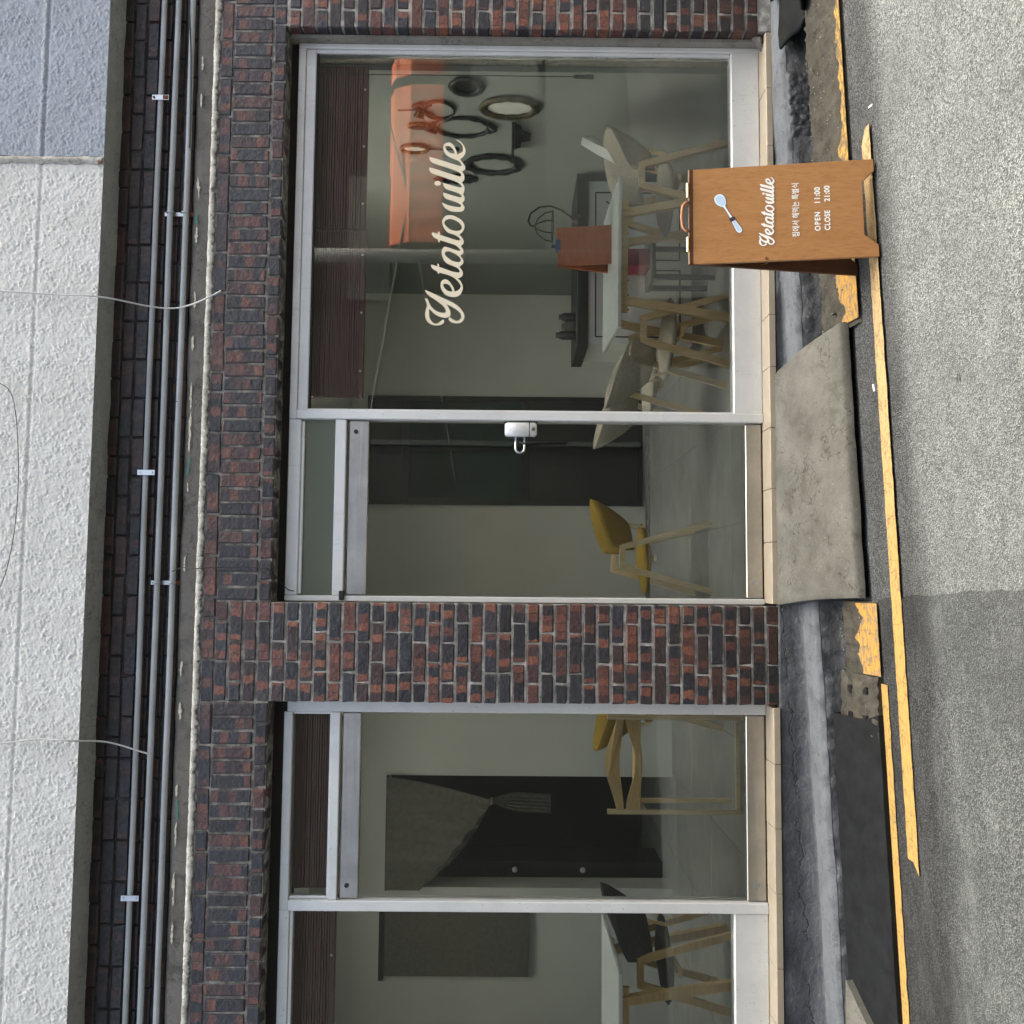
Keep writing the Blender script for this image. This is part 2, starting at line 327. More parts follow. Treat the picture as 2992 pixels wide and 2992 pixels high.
# ------------------------------------------------------------------ mesh helpers
class MB:
    def __init__(s): s.v = []; s.f = []
    def add(s, vs, fs):
        o = len(s.v); s.v += [tuple(v) for v in vs]; s.f += [tuple(i+o for i in f) for f in fs]; return s
    def box(s, x0, x1, y0, y1, z0, z1, c=0.0):
        x0, x1 = min(x0, x1), max(x0, x1); y0, y1 = min(y0, y1), max(y0, y1); z0, z1 = min(z0, z1), max(z0, z1)
        if c <= 0:
            return s.add([(x, y, z) for x in (x0, x1) for y in (y0, y1) for z in (z0, z1)],
                         [(0, 1, 3, 2), (4, 6, 7, 5), (0, 4, 5, 1), (2, 3, 7, 6), (0, 2, 6, 4), (1, 5, 7, 3)])
        vs, fs = cham((x1-x0)/2, (y1-y0)/2, (z1-z0)/2, c)
        m = ((x0+x1)/2, (y0+y1)/2, (z0+z1)/2)
        return s.add([(v[0]+m[0], v[1]+m[1], v[2]+m[2]) for v in vs], fs)
    def tube(s, pts, r, n=10, cap=True):
        pts = [Vector(p) for p in pts]; o = len(s.v); k = len(pts)
        rs = r if isinstance(r, (list, tuple)) else [r]*k
        up = None
        for i, p in enumerate(pts):
            t = (pts[min(i+1, k-1)]-pts[max(i-1, 0)]).normalized()
            if up is None:
                a = Vector((0, 0, 1)) if abs(t.z) < .9 else Vector((1, 0, 0)); up = t.cross(a).normalized()
            up = (up - t*up.dot(t)).normalized(); w = t.cross(up)
            for j in range(n):
                q = 2*math.pi*j/n; s.v.append(tuple(p+(up*math.cos(q)+w*math.sin(q))*rs[i]))
        for i in range(k-1):
            for j in range(n):
                a = o+i*n+j; b = o+i*n+(j+1) % n; s.f.append((a, b, b+n, a+n))
        if cap:
            s.f.append(tuple(o+j for j in range(n))[::-1]); s.f.append(tuple(o+(k-1)*n+j for j in range(n)))
        return s
    def bar(s, a, b, w, h, up=(0, 0, 1)):      # square bar from a to b
        a, b = Vector(a), Vector(b); t = (b-a).normalized(); u = Vector(up); u = (u-t*u.dot(t)).normalized(); q = t.cross(u)
        vs = [p+q*(i*w/2)+u*(j*h/2) for p in (a, b) for i, j in ((-1, -1), (1, -1), (1, 1), (-1, 1))]
        return s.add(vs, [(3, 2, 1, 0), (4, 5, 6, 7), (0, 1, 5, 4), (1, 2, 6, 5), (2, 3, 7, 6), (3, 0, 4, 7)])
    def prism(s, poly, fn, d0, d1):           # poly in 2D, fn(u,v,d) -> xyz
        n = len(poly)
        vs = [fn(u, v, d0) for u, v in poly]+[fn(u, v, d1) for u, v in poly]
        return s.add(vs, [tuple(range(n)), tuple(range(2*n-1, n-1, -1))]+[(i, n+i, n+(i+1) % n, (i+1) % n) for i in range(n)])
    def grid(s, nu, nv, fn, closed_u=False):
        o = len(s.v)
        for i in range(nu):
            for j in range(nv): s.v.append(tuple(fn(i, j)))
        for i in range(nu if closed_u else nu-1):
            for j in range(nv-1):
                a = o+i*nv+j; b = o+((i+1) % nu)*nv+j; s.f.append((a, b, b+1, a+1))
        return s
    def mesh(s, name, mat, smooth=False):
        m = bpy.data.meshes.new(name); m.from_pydata(s.v, [], s.f)
        bm = bmesh.new(); bm.from_mesh(m); bmesh.ops.recalc_face_normals(bm, faces=bm.faces); bm.to_mesh(m); bm.free()
        m.materials.append(MAT[mat] if isinstance(mat, str) else mat)
        if smooth: m.polygons.foreach_set('use_smooth', [True]*len(m.polygons))
        m.update(); return m
    def build(s, name, mat, parent=None, smooth=False):
        return link(name, s.mesh(name, mat, smooth), parent)

def cham(a, b, c, e):
    vs = []; ix = {}
    for sx in (-1, 1):
        for sy_ in (-1, 1):
            for sz in (-1, 1):
                for k in range(3):
                    p = [sx*(a-e), sy_*(b-e), sz*(c-e)]; p[k] = (sx*a, sy_*b, sz*c)[k]
                    ix[(sx, sy_, sz, k)] = len(vs); vs.append(tuple(p))
    fs = []
    for k in range(3):
        for sg in (-1, 1):
            o = [(-1, -1), (1, -1), (1, 1), (-1, 1)]; f = []
            for p, q in o:
                t = [0, 0, 0]; t[k] = sg; t[(k+1) % 3] = p; t[(k+2) % 3] = q; f.append(ix[(*t, k)])
            fs.append(tuple(f))
    for k in range(3):
        i, j = (k+1) % 3, (k+2) % 3
        for p in (-1, 1):
            for q in (-1, 1):
                t0 = [0, 0, 0]; t0[k] = -1; t0[i] = p; t0[j] = q; t1 = list(t0); t1[k] = 1
                fs.append((ix[(*t0, i)], ix[(*t1, i)], ix[(*t1, j)], ix[(*t0, j)]))
    for sx in (-1, 1):
        for sy_ in (-1, 1):
            for sz in (-1, 1): fs.append(tuple(ix[(sx, sy_, sz, k)] for k in range(3)))
    return vs, fs

def link(name, mesh, parent=None, loc=None, rot=None):
    o = bpy.data.objects.new(name, mesh); COL.objects.link(o)
    if parent is not None: o.parent = parent
    if loc is not None: o.location = loc
    if rot is not None: o.rotation_euler = rot
    return o
def tag(o, label=None, cat=None, group=None, kind=None):
    if label: o['label'] = label
    if cat: o['category'] = cat
    if group: o['group'] = group
    if kind: o['kind'] = kind
    return o
def empty(name, loc, label=None, cat=None, group=None, kind=None, rz=0):
    o = bpy.data.objects.new(name, None); COL.objects.link(o); o.location = loc; o.rotation_euler = (0, 0, rz)
    o.empty_display_size = .05
    return tag(o, label, cat, group, kind)
def part(name, mat, parent, smooth=False, **k):
    """box part given in world coordinates under a parent at any location (no rotation)"""
    raise NotImplementedError
def bx(name, mat, parent, x0, x1, y0, y1, z0, z1, c=0.0):
    p = parent.location if parent is not None else Vector((0, 0, 0))
    if parent is not None and parent.parent is not None: p = p+parent.parent.location
    cx, cy_, cz = (x0+x1)/2, (y0+y1)/2, (z0+z1)/2
    m = MB().box(x0-cx, x1-cx, y0-cy_, y1-cy_, z0-cz, z1-cz, c)
    o = m.build(name, mat, parent); o.location = (cx-p.x, cy_-p.y, cz-p.z); return o
def fbm(x, y, z=0., o=4, s=1.):
    return mnoise.fractal((x*s, y*s, z*s), 1.0, 2.0, o, noise_basis='PERLIN_ORIGINAL')

def road_z(x):
    x = max(-25, min(25, x)); return -.245+.043*x
def ledge_z(x): return min(-.012, -.128+.045*x)

# ------------------------------------------------------------------ the setting: road, yellow lines, kerb, gutter
def road_mesh():
    m = MB(); xs = [-300, -60, -25] + [-24+i for i in range(49)] + [25, 60, 300]
    ys = [-300, -60, -20, -8, -4, -2, -1, -.3, .3, 4, 12, 60, 300]
    m.grid(len(xs), len(ys), lambda i, j: (xs[i], ys[j], road_z(xs[i])-.012))
    return m
o = road_mesh().build('road', 'asphalt'); tag(o, 'worn grey asphalt road sloping past the shop', None, kind='structure')
# darker repair patch of asphalt, its edge running away from the kerb
def patch():
    m = MB(); nx = 60
    xs = [-20+ (19.96)*(i/nx)**.35 for i in range(nx+1)]
    ys = [-.62-i*.06 for i in range(60)]
    m.grid(len(xs), len(ys), lambda i, j: (xs[i] if i < nx else -.045+.05*(-(ys[j])-1.09)+.012*fbm(ys[j]*7, 3.1), ys[j], road_z(xs[i])-.006))
    return m
o = patch().build('asphalt_patch', 'asphalt2'); tag(o, 'darker asphalt repair on the downhill half of the road', None, kind='structure')

def strip(x0, x1, yc0, yc1, w0, w1, dz, seed, jag=.004, n=160, ends=(0, 0)):
    m = MB(); vs = []
    for i in range(n+1):
        t = i/n; x = x0+(x1-x0)*t; yc = yc0+(yc1-yc0)*t; w = (w0+(w1-w0)*t)/2
        a = yc-w+jag*fbm(x*14, seed)+.3*jag*fbm(x*60, seed); b = yc+w+jag*fbm(x*14, seed+9)+.3*jag*fbm(x*60, seed+5)
        sx0 = ends[0]*(1-t)**60; sx1 = ends[1]*t**60
        vs += [(x+sx0, a, road_z(x)+dz), (x, (a+b)/2, road_z(x)+dz), (x-sx1, b, road_z(x)+dz)]
    m.add(vs, [f for i in range(n) for f in ((3*i, 3*i+3, 3*i+4, 3*i+1), (3*i+1, 3*i+4, 3*i+5, 3*i+2))])
    return m
o = strip(-1.08, 1.86, -.806, -.797, .094, .082, 0.0, 1.7, n=320, ends=(-.04, .06)).build('yellow_line', 'yellow')
tag(o, 'yellow road line fading to cream where it runs under the wooden sign board', 'road marking', 'yellow road lines')

# kerb blocks (low concrete lip) left and right of the ramp, gutter bed between kerb and plinth
def kerb(x0, x1, mat, name, y0=-.62, y1=-.33, n=70, h0=-.004, h1=.045, seed=0.):
    m = MB(); prof = [(y0-.004, -.03), (y0, h0-.006), (y0+.01, h0), (y0+.10, (h0*2+h1)/3), ((y0+y1)/2, (h0+h1)/2), (y1-.02, h1), (y1, h1-.012), (y1+.006, -.05)]
    def fn(i, j):
        x = x0+(x1-x0)*i/n; y, z = prof[j]
        d = (.010*fbm(x*9, y*9+seed, 0, 4)+.008*fbm(x*40, y*40+seed))*(.25 if j < 3 else 1)
        return (x, y+.6*d, road_z(x)+z+(d if 0 < j < 7 else 0))
    m.grid(n+1, len(prof), fn); return m.build(name, mat, None, True)
o = kerb(-.395, -.085, 'kerb', 'kerb_block', seed=2); tag(o, 'short kerb block with thick yellow paint beside the concrete ramp', 'kerb')
def paint_sheet(parent, x0, x1, y0, y1, mat, n, seed, h=lambda y: .03, jag=.03, name='yellow_paint'):
    m = MB(); k = 8
    def fn(i, j):
        x = x0+(x1-x0)*i/n; b = y1+jag*fbm(x*8, seed)+.4*jag*fbm(x*37, seed); y = y0+(b-y0)*j/k
        return (x, y, road_z(x)+h(y)+.003)
    m.grid(n+1, k+1, fn); return m.build(name, mat, parent)
def kh(y): return -.004+.049*max(0, min(1, (y+.62)/.29))+.008
paint_sheet(o, -.39, -.09, -.625, -.48, 'yellow_worn', 30, 1.2, kh, .07)
o = kerb(1.10, 4.2, 'kerb', 'kerb_block', n=260, seed=5, y1=-.30); tag(o, 'weathered kerb with a chipped yellow edge behind the wooden sign board', 'kerb')
paint_sheet(o, 1.12, 1.75, -.628, -.50, 'yellow_worn', 60, 8.8, kh, .06)
paint_sheet(o, 1.75, 4.1, -.628, -.585, 'yellow_worn2', 130, 3.3, kh, .05)
o = kerb(-5, -.64, 'kerb', 'kerb_block', n=200, seed=9); tag(o, 'kerb buried under the long black rubber ramp', 'kerb')
o = strip(-4.6, -.42, -.640, -.628, .075, .075, -.001, 6.1, .006, 220).build('yellow_line', 'yellow')
tag(o, 'narrow yellow line along the foot of the black rubber ramp', 'road marking', 'yellow road lines')

m = MB(); nx = 420
xs = [-5+10*i/nx for i in range(nx+1)]; ys = [-.36+.03*j for j in range(9)]
m.grid(nx+1, 9, lambda i, j: (xs[i], ys[j], road_z(xs[i])-.008+.018*fbm(xs[i]*11, ys[j]*11, 1)+.014*fbm(xs[i]*37, ys[j]*37, 2)))
o = m.build('gutter_bed', 'dirt', None, True); tag(o, 'black dirt lying in the gutter between kerb and plinth', None, kind='structure')
m = MB()
for i in range(1500):
    x = random.uniform(-2.6, 3.3); y = random.choice((random.uniform(-.34, -.18), random.uniform(-.60, -.18)))
    if -.1 < x < 1.12 and y > -.62: continue
    if x < -.62 and y < -.30: continue
    z = road_z(x)+(.0 if y > -.33 else kh(y)); s = random.uniform(.0015, .006)*(1 if random.random() > .06 else 2)
    M_ = Matrix.Rotation(random.uniform(0, 6.28), 3, Vector((random.random(), random.random(), random.random())).normalized())
    vs = [M_ @ Vector(p) for p in ((1.4, 0, 0), (-1, 0, 0), (0, 1, 0), (0, -.8, 0), (0, 0, .7), (0, 0, -.6))]
    m.add([(x+v.x*s, y+v.y*s, z+v.z*s+.004) for v in vs], [(0, 2, 4), (2, 1, 4), (1, 3, 4), (3, 0, 4), (2, 0, 5), (1, 2, 5), (3, 1, 5), (0, 3, 5)])
o = m.build('gutter_grit', 'pebble'); tag(o, 'pale grit and crumbs of stone scattered in the gutter', 'grit', kind='stuff')

# plinth: upper face, worn step, lower face, all in grey paint
m = MB(); nx = 640
def plinth_pt(i, j):
    x = -5+10*i/nx; zl = ledge_z(x)+.006*fbm(x*2.5, 7.7); zg = road_z(x)-.03
    w = -.165+.012*fbm(x*1.8, 2.2)
    prof = [(.02, -.018), (-.004, -.020), (-.006, -.03), (-.006, -.03*.5+zl*.5), (-.010, zl+.012), (-.025, zl+.002), (-.06, zl), (-.11, zl-.002), (w+.016, zl-.004), (w+.003, zl-.012), (w-.004, zl-.03),
            (w-.008, zl*.75+zg*.25), (w-.012, zl*.5+zg*.5), (w-.020, zl*.25+zg*.75), (w-.03, zg+.02), (w-.05, zg)]
    y, z = prof[j]; z = min(z, -.018)
    d = .007*fbm(x*6, z*14, y*9, 4)+(.010 if j > 9 else .0035)*fbm(x*22, z*30, y*20, 4)
    return (x, y-(d if j > 1 else 0), z+(.6*d if j > 2 else 0))
m.grid(nx+1, 16, plinth_pt)
band_m = MB(); band_m.grid(nx+1, 6, lambda i, j: (lambda p: (p[0], p[1]-.002+(.010*fbm(p[0]*3, 5.)+.006*fbm(p[0]*19, 1.) if j == 0 else 0), p[2]+.003))(plinth_pt(i, j+5)))
o = m.build('plinth', 'plinth', None, True); tag(o, 'grey painted concrete plinth with a worn step below the shop windows', 'plinth')
band_m.build('step_top', 'step_light_grey', o, True)  # top face of the step, coloured lighter than the plinth faces
# rough cement patch with scored lines on the plinth
m = MB()
def pp(i, j):
    x = 2.115+(2.47-2.115)*i/60; z = ledge_z(x)-.022-.118*j/20
    e = min(i, 60-i, j*3, (20-j)*3); e = min(1, e/4)
    sc_ = sum(math.exp(-((x-q)/.004)**2) for q in (2.19, 2.245, 2.30, 2.315))
    return (x+.006*fbm(z*30, 3)*(1 if i in (0, 60) else 0), -.166-(.014+.007*fbm(x*35, z*35, 3))*e+.008*sc_*e-.012*(j/20), z+.006*fbm(x*25, 1)*(1 if j in (0, 20) else 0))
m.grid(61, 21, pp); pt = m.build('cement_patch', 'plinth', o, True)

# window sill tiles
sill = empty('window_sill', (0, 0, 0), 'narrow cream tile sill running under the windows and the door', 'window sill')
random.seed(3)
def tiles(x0, x1):
    x = x0
    while x < x1-.02:
        w = random.choice((.30, .30, .34, .26)); e = min(x1, x+w)
        t = bx('tile', 'tile', sill, x+.0012, e-.0012, -.016+random.uniform(-.002, .002), .125, -.020, .012+random.uniform(-.001, .001), .002); x = e
tiles(-.112, 2.76); tiles(-3.45, -.605)

# concrete ramp before the door
rp = empty('concrete_ramp', (.5, -.25, road_z(.5)), 'stained concrete ramp slab leading up to the glass door', 'ramp')
def ramp_top(x, y):
    t = max(0, min(1, (-.018-y)/.515)); zt = -.012; zb = road_z(x)+.052
    return zt+(zb-zt)*(t**1.25)+.010*math.sin(t*math.pi)
m = MB(); nu, nv = 90, 50
def rfn(i, j):
    t = j/nv; y = -.018-.515*t
    xl = -.115+.045*t**1.5+.015*math.sin(t*3.1); xr = 1.005+(.03 if t < .25 else .03+.09*((t-.25)/.75)**.8)-.02*(1-min(1, t*6))
    u = i/nu; x = xl+(xr-xl)*u
    e = min(u, 1-u)*(xr-xl); z = ramp_top(x, y)
    z -= .007*max(0, 1-e/.010)**2+.010*max(0, fbm(x*19, y*23, 4)-.25)*max(0, 1-e/.05)
    y2 = y+.012*fbm(x*5, 3.3)*t
    if t > .985: z -= .006+.012*max(0, fbm(x*13, 1.7))
    return (x-.5, y2+.25, z+.0035*fbm(x*10, y*10, 1)+.0012*fbm(x*60, y*60)-road_z(.5))
m.grid(nu+1, nv+1, rfn)
top = list(m.v)
def skirt(idx):
    o_ = len(m.v)
    for k in idx: v = top[k]; m.v.append((v[0]*1.0, v[1], road_z(v[0]+.5)-road_z(.5)+.014 if True else 0))
    for a in range(len(idx)-1): m.f.append((idx[a], idx[a+1], o_+a+1, o_+a))
skirt([i*(nv+1)+nv for i in range(nu+1)]); 
m.build('slab', 'ramp', rp, True)
m = MB(); idx = [j for j in range(nv+1)]
vs = [top[k] for k in idx]; vs2 = [(v[0]+.004, v[1], road_z(-.1)-road_z(.5)-.01) for v in vs]
vsr = [top[nu*(nv+1)+k] for k in idx]; vsr2 = [(v[0]-.004, v[1], road_z(1.05)-road_z(.5)-.01) for v in vsr]
n_ = len(vs)
m.add(vs+vs2, [(i, i+1, n_+i+1, n_+i) for i in range(n_-1)]); m.build('side_face', 'plinth', rp, True); m = MB(); m.add(vsr+vsr2, [(i, i+1, n_+i+1, n_+i) for i in range(n_-1)])
m.build('side_face', 'plinth', rp, True)

# ------------------------------------------------------------------ brick meshes
BV = {}
def brick_meshes(kind, L, H, Dp, n, mat, rot=False):
    out = []
    for k in range(n):
        vs, fs = cham(L/2, Dp/2, H/2, random.uniform(.003, .006))
        vs = [(v[0]+random.uniform(-.0032, .0026), v[1]+random.uniform(-.0009, .0009), v[2]+random.uniform(-.0028, .0028)) for v in vs]
        m = MB(); m.add(vs, fs); out.append(m.mesh('brick', mat))
    BV[kind] = out
random.seed(11)
for sfx, mt in (('', 'brick'), ('m', 'brick_mid'), ('d', 'brick_dark')):
    brick_meshes('s'+sfx, .190, .058, .10, 9, mt); brick_meshes('h'+sfx, .091, .058, .10, 6, mt); brick_meshes('q'+sfx, .140, .058, .10, 4, mt)
    brick_meshes('t'+sfx, .058, .058, .10, 4, mt)
VIS = (-2.16, 3.02)
class Far:
    """bricks out of the picture, joined"""
    def __init__(s): s.mb = {}
    def put(s, mesh, x, y, z, ry, mt):
        m = s.mb.setdefault(mt, MB()); c, q = math.cos(ry), math.sin(ry)
        m.add([(v.co.x*c+v.co.z*q+x, v.co.y+y, -v.co.x*q+v.co.z*c+z) for v in mesh.vertices], [tuple(p.vertices) for p in mesh.polygons])
def put_brick(parent, kind, x, z, yf, far, vertical=False, mt='brick'):
    me = random.choice(BV[kind]); y = yf+.05+random.uniform(-.0014, .0014)
    ry = (math.pi/2 if vertical else 0)+random.uniform(-.008, .008)
    if VIS[0] < x < VIS[1]: LAST[0] = link('brick', me, parent, (x, y, z), (random.uniform(-.012, .012), ry, random.uniform(-.009, .009)))
    else: far.put(me, x, y, z, ry, mt)
LEN = dict(s=.2, h=.1, q=.15, t=.068)
def course_fit(parent, x0, x1, z, seq, far):
    k = (x1-x0)/sum(LEN[q] for q in seq); x = x1
    for q in seq:
        put_brick(parent, q, x-LEN[q]*k/2, z, 0, far); LAST[0].scale.x = k; x -= LEN[q]*k
LAST = [None]
def course(parent, x0, x1, z, yf, seq, far, sfx='', mt='brick'):
    """fill from x1 leftwards with the kinds in seq repeated"""
    x = x1; i = 0
    while x-x0 > .03:
        k = seq[i % len(seq)]; i += 1
        if LEN[k] > x-x0+.012:
            for k2 in ('s', 'q', 'h', 't'):
                if LEN[k2] <= x-x0+.014: k = k2; break
            else: break
        put_brick(parent, k+sfx, x-LEN[k]/2, z, yf, far, mt=mt); x -= LEN[k]

# ------------------------------------------------------------------ shopfront wall
wall = empty('brick_wall', (0, 0, 0), 'ground floor wall of dark red and black bricks framing the shop windows', 'wall')
far = Far()
# mortar bodies
mm = MB().box(-7, 7, .0055, .30, 2.428, 2.786); mm.build('mortar_bed', 'mortar_mid', wall)
mm = MB().box(-.594, -.123, .0058, .30, -.03, 2.427); mm.build('mortar_bed', 'mortar', wall)
mm = MB().box(2.778, 7, .0058, .30, -.06, 2.427).box(-7, -3.455, .0058, .30, -.06, 2.427); mm.build('mortar_bed', 'mortar', wall)
random.seed(21)
PITCH = .068
# course under the ledge
course(wall, -6, 6, 2.722, 0, ['s', 's', 's', 'h', 's', 's'], far, 'm', 'brick_mid')
# soldier course over the openings, three flat courses over the pillar
for k in range(88): put_brick(wall, 'sm', -.118+.0341+.0682*k, 2.592, 0, far, True, 'brick_mid')
for k in range(72): put_brick(wall, 'sm', -.598-.0341-.0682*k, 2.592, 0, far, True, 'brick_mid')
for k, zz in enumerate((2.523, 2.592, 2.660)):
    course_fit(wall, -.598, -.118, zz, ['s', 's', 'h'] if k % 2 else ['h', 's', 's'], far)
# header course over the openings
course(wall, -.118, 5.982, 2.4575, 0, ['h'], far, 'm', 'brick_mid'); course(wall, -6, -.598, 2.4575, 0, ['h'], far, 'm', 'brick_mid')
# pillar and right jamb
nC = 37
for k in range(nC):
    z = 2.455-PITCH*k
    if z < -.005: break
    seqs = (['h', 's', 's'], ['s', 's', 'h'], ['q', 's', 'q'], ['t', 's', 's'])
    course_fit(wall, -.598, -.118, z, seqs[(0, 1)[k % 2] if random.random() < .8 else 2], far)
    if 0 < k and z > .04:
        # right jamb, built from its corner to the right
        x = 2.765; i = 0; sq = ['h', 's'] if k % 2 else ['s', 's']
        while x < 6:
            kk = sq[min(i, 1)]; put_brick(wall, kk, x+LEN[kk]/2, z, 0, far); x += LEN[kk]; i += 1
        x = -3.45; i = 0
        while x > -6:
            kk = sq[min(i, 1)]; put_brick(wall, kk, x-LEN[kk]/2, z, 0, far); x -= LEN[kk]; i += 1
for mt, mb in far.mb.items():
    tag(mb.build('brick_courses', mt, wall), kind='stuff')
# plastered reveal of the right jamb and the broken mortar stub at its foot
bx('reveal', 'plaster', wall, 2.752, 2.7685, .062, .30, .013, 2.43)
m = MB(); m.grid(14, 9, lambda i, j: (2.70+.085*i/13+.006*fbm(i*.7, j*.6, 4), .058-.05*math.sin(i/13*3.14)*math.sin(j/8*3.1)-.01*fbm(i*.9, j*.8), .010+.065*(j/8)*(i/13)**.8+.01*fbm(i*.8, 3)))
m.build('mortar_stub', 'cement', wall, True)
# ledge with a pale ragged mortar cap
m = MB(); nx = 1500
def lfn(i, j):
    x = -6+12*i/nx; r = .006*fbm(x*7, 1.1)+.005*fbm(x*31, 2.1)
    q = .008*fbm(x*17, 4.4)+.010*fbm(x*55, 6.1)+.006*fbm(x*130, 2.); prof = [(.20, 2.802), (.03, 2.797), (.003, 2.790+.5*r), (-.003+r*.3, 2.786+.9*r), (-.005+r*.2, 2.776+.4*r), (-.005+.08*q, 2.766+.9*q), (-.001, 2.761+1.0*q), (.03, 2.760+q)]
    return (x, prof[j][0], prof[j][1])
m.grid(nx+1, 8, lfn); m.build('mortar_ledge', 'limewash', wall, True)
bx('lintel_gap_filler', 'dark_filler', wall, -.118, 2.752, .125, .29, 2.372, 2.4275)  # dark filler added in the gap above the frames to block light
bx('lintel_gap_filler', 'dark_filler', wall, -3.44, -.60, .125, .29, 2.345, 2.4275)

# ------------------------------------------------------------------ recessed brick band over the ledge
band = empty('recessed_brick_wall', (0, .18, 2.8), 'sooty recessed brick band behind the three grey conduits', 'wall')
far2 = Far()
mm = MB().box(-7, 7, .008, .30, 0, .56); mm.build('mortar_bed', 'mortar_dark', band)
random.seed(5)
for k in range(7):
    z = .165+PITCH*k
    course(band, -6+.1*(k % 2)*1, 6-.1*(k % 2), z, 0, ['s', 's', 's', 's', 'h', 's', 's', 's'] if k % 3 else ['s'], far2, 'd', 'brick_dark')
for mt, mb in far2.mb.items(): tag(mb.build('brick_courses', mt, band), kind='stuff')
m = MB(); nx = 300
m.grid(nx+1, 7, lambda i, j: (-6+12*i/nx, (-.020, -.024, -.024, -.022, -.018, -.006, .008)[j]+.004*fbm((-6+12*i/nx)*9, j*.8), (-.02, .03, .06, .09, .112, .128, .130)[j]+.006*fbm((-6+12*i/nx)*5, 3.7)))
m.build('cement_fillet', 'cement', band, True)
random.seed(9)
for (x0, x1, mt) in ((2.70, 2.62, 0), (2.50, 2.42, 0), (2.05, 1.93, 0), (1.86, 1.80, 1), (1.79, 1.70, 0), (1.45, 1.36, 0), (1.22, 1.14, 0), (.98, .84, 0), (.83, .62, 0), (.60, .50, 1), (.47, .42, 0), (.1, .02, 0), (-.42, -.50, 0), (-.62, -.71, 0), (-1.02, -1.08, 0), (-1.09, -1.19, 1), (-1.20, -1.32, 0), (-1.44, -1.60, 0), (-1.68, -1.78, 0)):
    m = MB(); n = 26
    def ff(i, j, x0=x0, x1=x1):
        x = x0+(x1-x0)*i/n; t = i/n; w = (.0045+.004*fbm(x*23, x0*9)+.003*fbm(x*70, 3))*min(1, 6*t, 6*(1-t)); w = max(w, .0006)
        zc = .098+.007*fbm(x*9, 5)
        return (x, -.030-.003*abs(fbm(x*50, j)), zc+(-w*(1+.5*fbm(x*40, 8)) if j == 0 else w))
    m.grid(n+1, 2, ff); m.build('paint_flake', ('flake_cream', 'flake_teal')[mt], band)

# ------------------------------------------------------------------ stuccoed storey above (white, and the blue-grey neighbour)
def stucco_face(x0, x1, z0, z1, dx, amp, seed, ragged=0, groove=1.):
    nx = int((x1-x0)/dx); nz = int((z1-z0)/dx); m = MB()
    def fn(i, j):
        x = x0+(x1-x0)*i/nx; z = z0+(z1-z0)*j/nz
        if ragged and i == 0: x += ragged*fbm(z*9, seed)
        f1 = mnoise.voronoi((x*92+.5*fbm(x*40, z*40, seed, 2), z*92, seed))[0][0]; k = max(0, min(1, .55+1.5*fbm(x*17, z*17, seed+4, 2)))
        h = ((.55-f1)*k*1.1+.35*fbm(x*170, z*170, seed+4, 2)+.2*fbm(x*38, z*38, seed, 2))*amp*.85
        g = math.exp(-((z-3.625)/.007)**2)
        return (x, -h+(.010*g-.004*math.exp(-((z-3.642)/.010)**2))*groove, z)
    m.grid(nx+1, nz+1, fn); return m
up = empty('stucco_wall', (0, 0, 3.32), 'white lumpy stucco upper wall above the conduit recess', 'wall')
m = stucco_face(-2.7, 2.08, 3.32, 4.0, .0046, .0095, 1.0, 0, .35); m.v = [(v[0], v[1], v[2]-3.32) for v in m.v]
m.build('stucco_face', 'stucco', up, True)
MB().box(-7, -2.70, 0, .3, 0, 3.6).box(-2.7, 2.08, .004, .3, .67, 3.6).box(-2.7, 2.08, .016, .3, .002, .67).build('wall_body', 'stucco', up)
MB().box(-4.1, 2.08, .3, .6, .30, 3.6).build('parapet_block', 'stucco', up)  # unseen upper part kept shallow so sun reaches the added roof openings
m = MB(); nx = 240     # cement soffit of the overhang
m.grid(nx+1, 5, lambda i, j: (-7+14*i/nx, (.002, .05, .11, .16, .186)[j]+(.008*fbm((-7+14*i/nx)*4, 8.1) if j > 2 else 0), .0015+(-.006*fbm((-7+14*i/nx)*5, j*2.) if j == 4 else 0)-(.004 if j == 4 else 0)))
m.build('soffit', 'soffit', up, True)
nb = empty('blue_stucco_wall', (2.08, 0, 3.32), 'blue-grey painted stucco wall of the neighbouring house at the right', 'wall')
m = stucco_face(2.083, 3.6, 3.32, 4.0, .0046, .0095, 6.0, .004, .7); m.v = [(v[0]-2.08, v[1]+.004, v[2]-3.32) for v in m.v]
m.build('stucco_face', 'stucco_blue', nb, True)
m = MB()   # wall body whose roof slopes down to the right
m.prism([(.004, .002), (4.8, .002), (4.8, 1.5), (.004, 3.4)], lambda u, v, d: (u, d, v), .018, .6)
m.build('wall_body', 'stucco_blue', nb)
m = MB()
for i in range(26):
    z = .02+.035*i*.9
    pass
m.grid(40, 4, lambda i, j: (-.028+.022*j/3*1.6+(.010*fbm(i*.31, 2.) if j in (0, 3) else 0)-.01, -.004-.012*(1 if j in (1, 2) else 0)-.004*fbm(i*.5, j), .004+.70*i/39))
m.build('plaster_bead', 'limewash', nb, True)
bx('rust_stain_anchor', 'rust', nb, 2.038, 2.052, -.022, -.012, 3.325, 3.34)

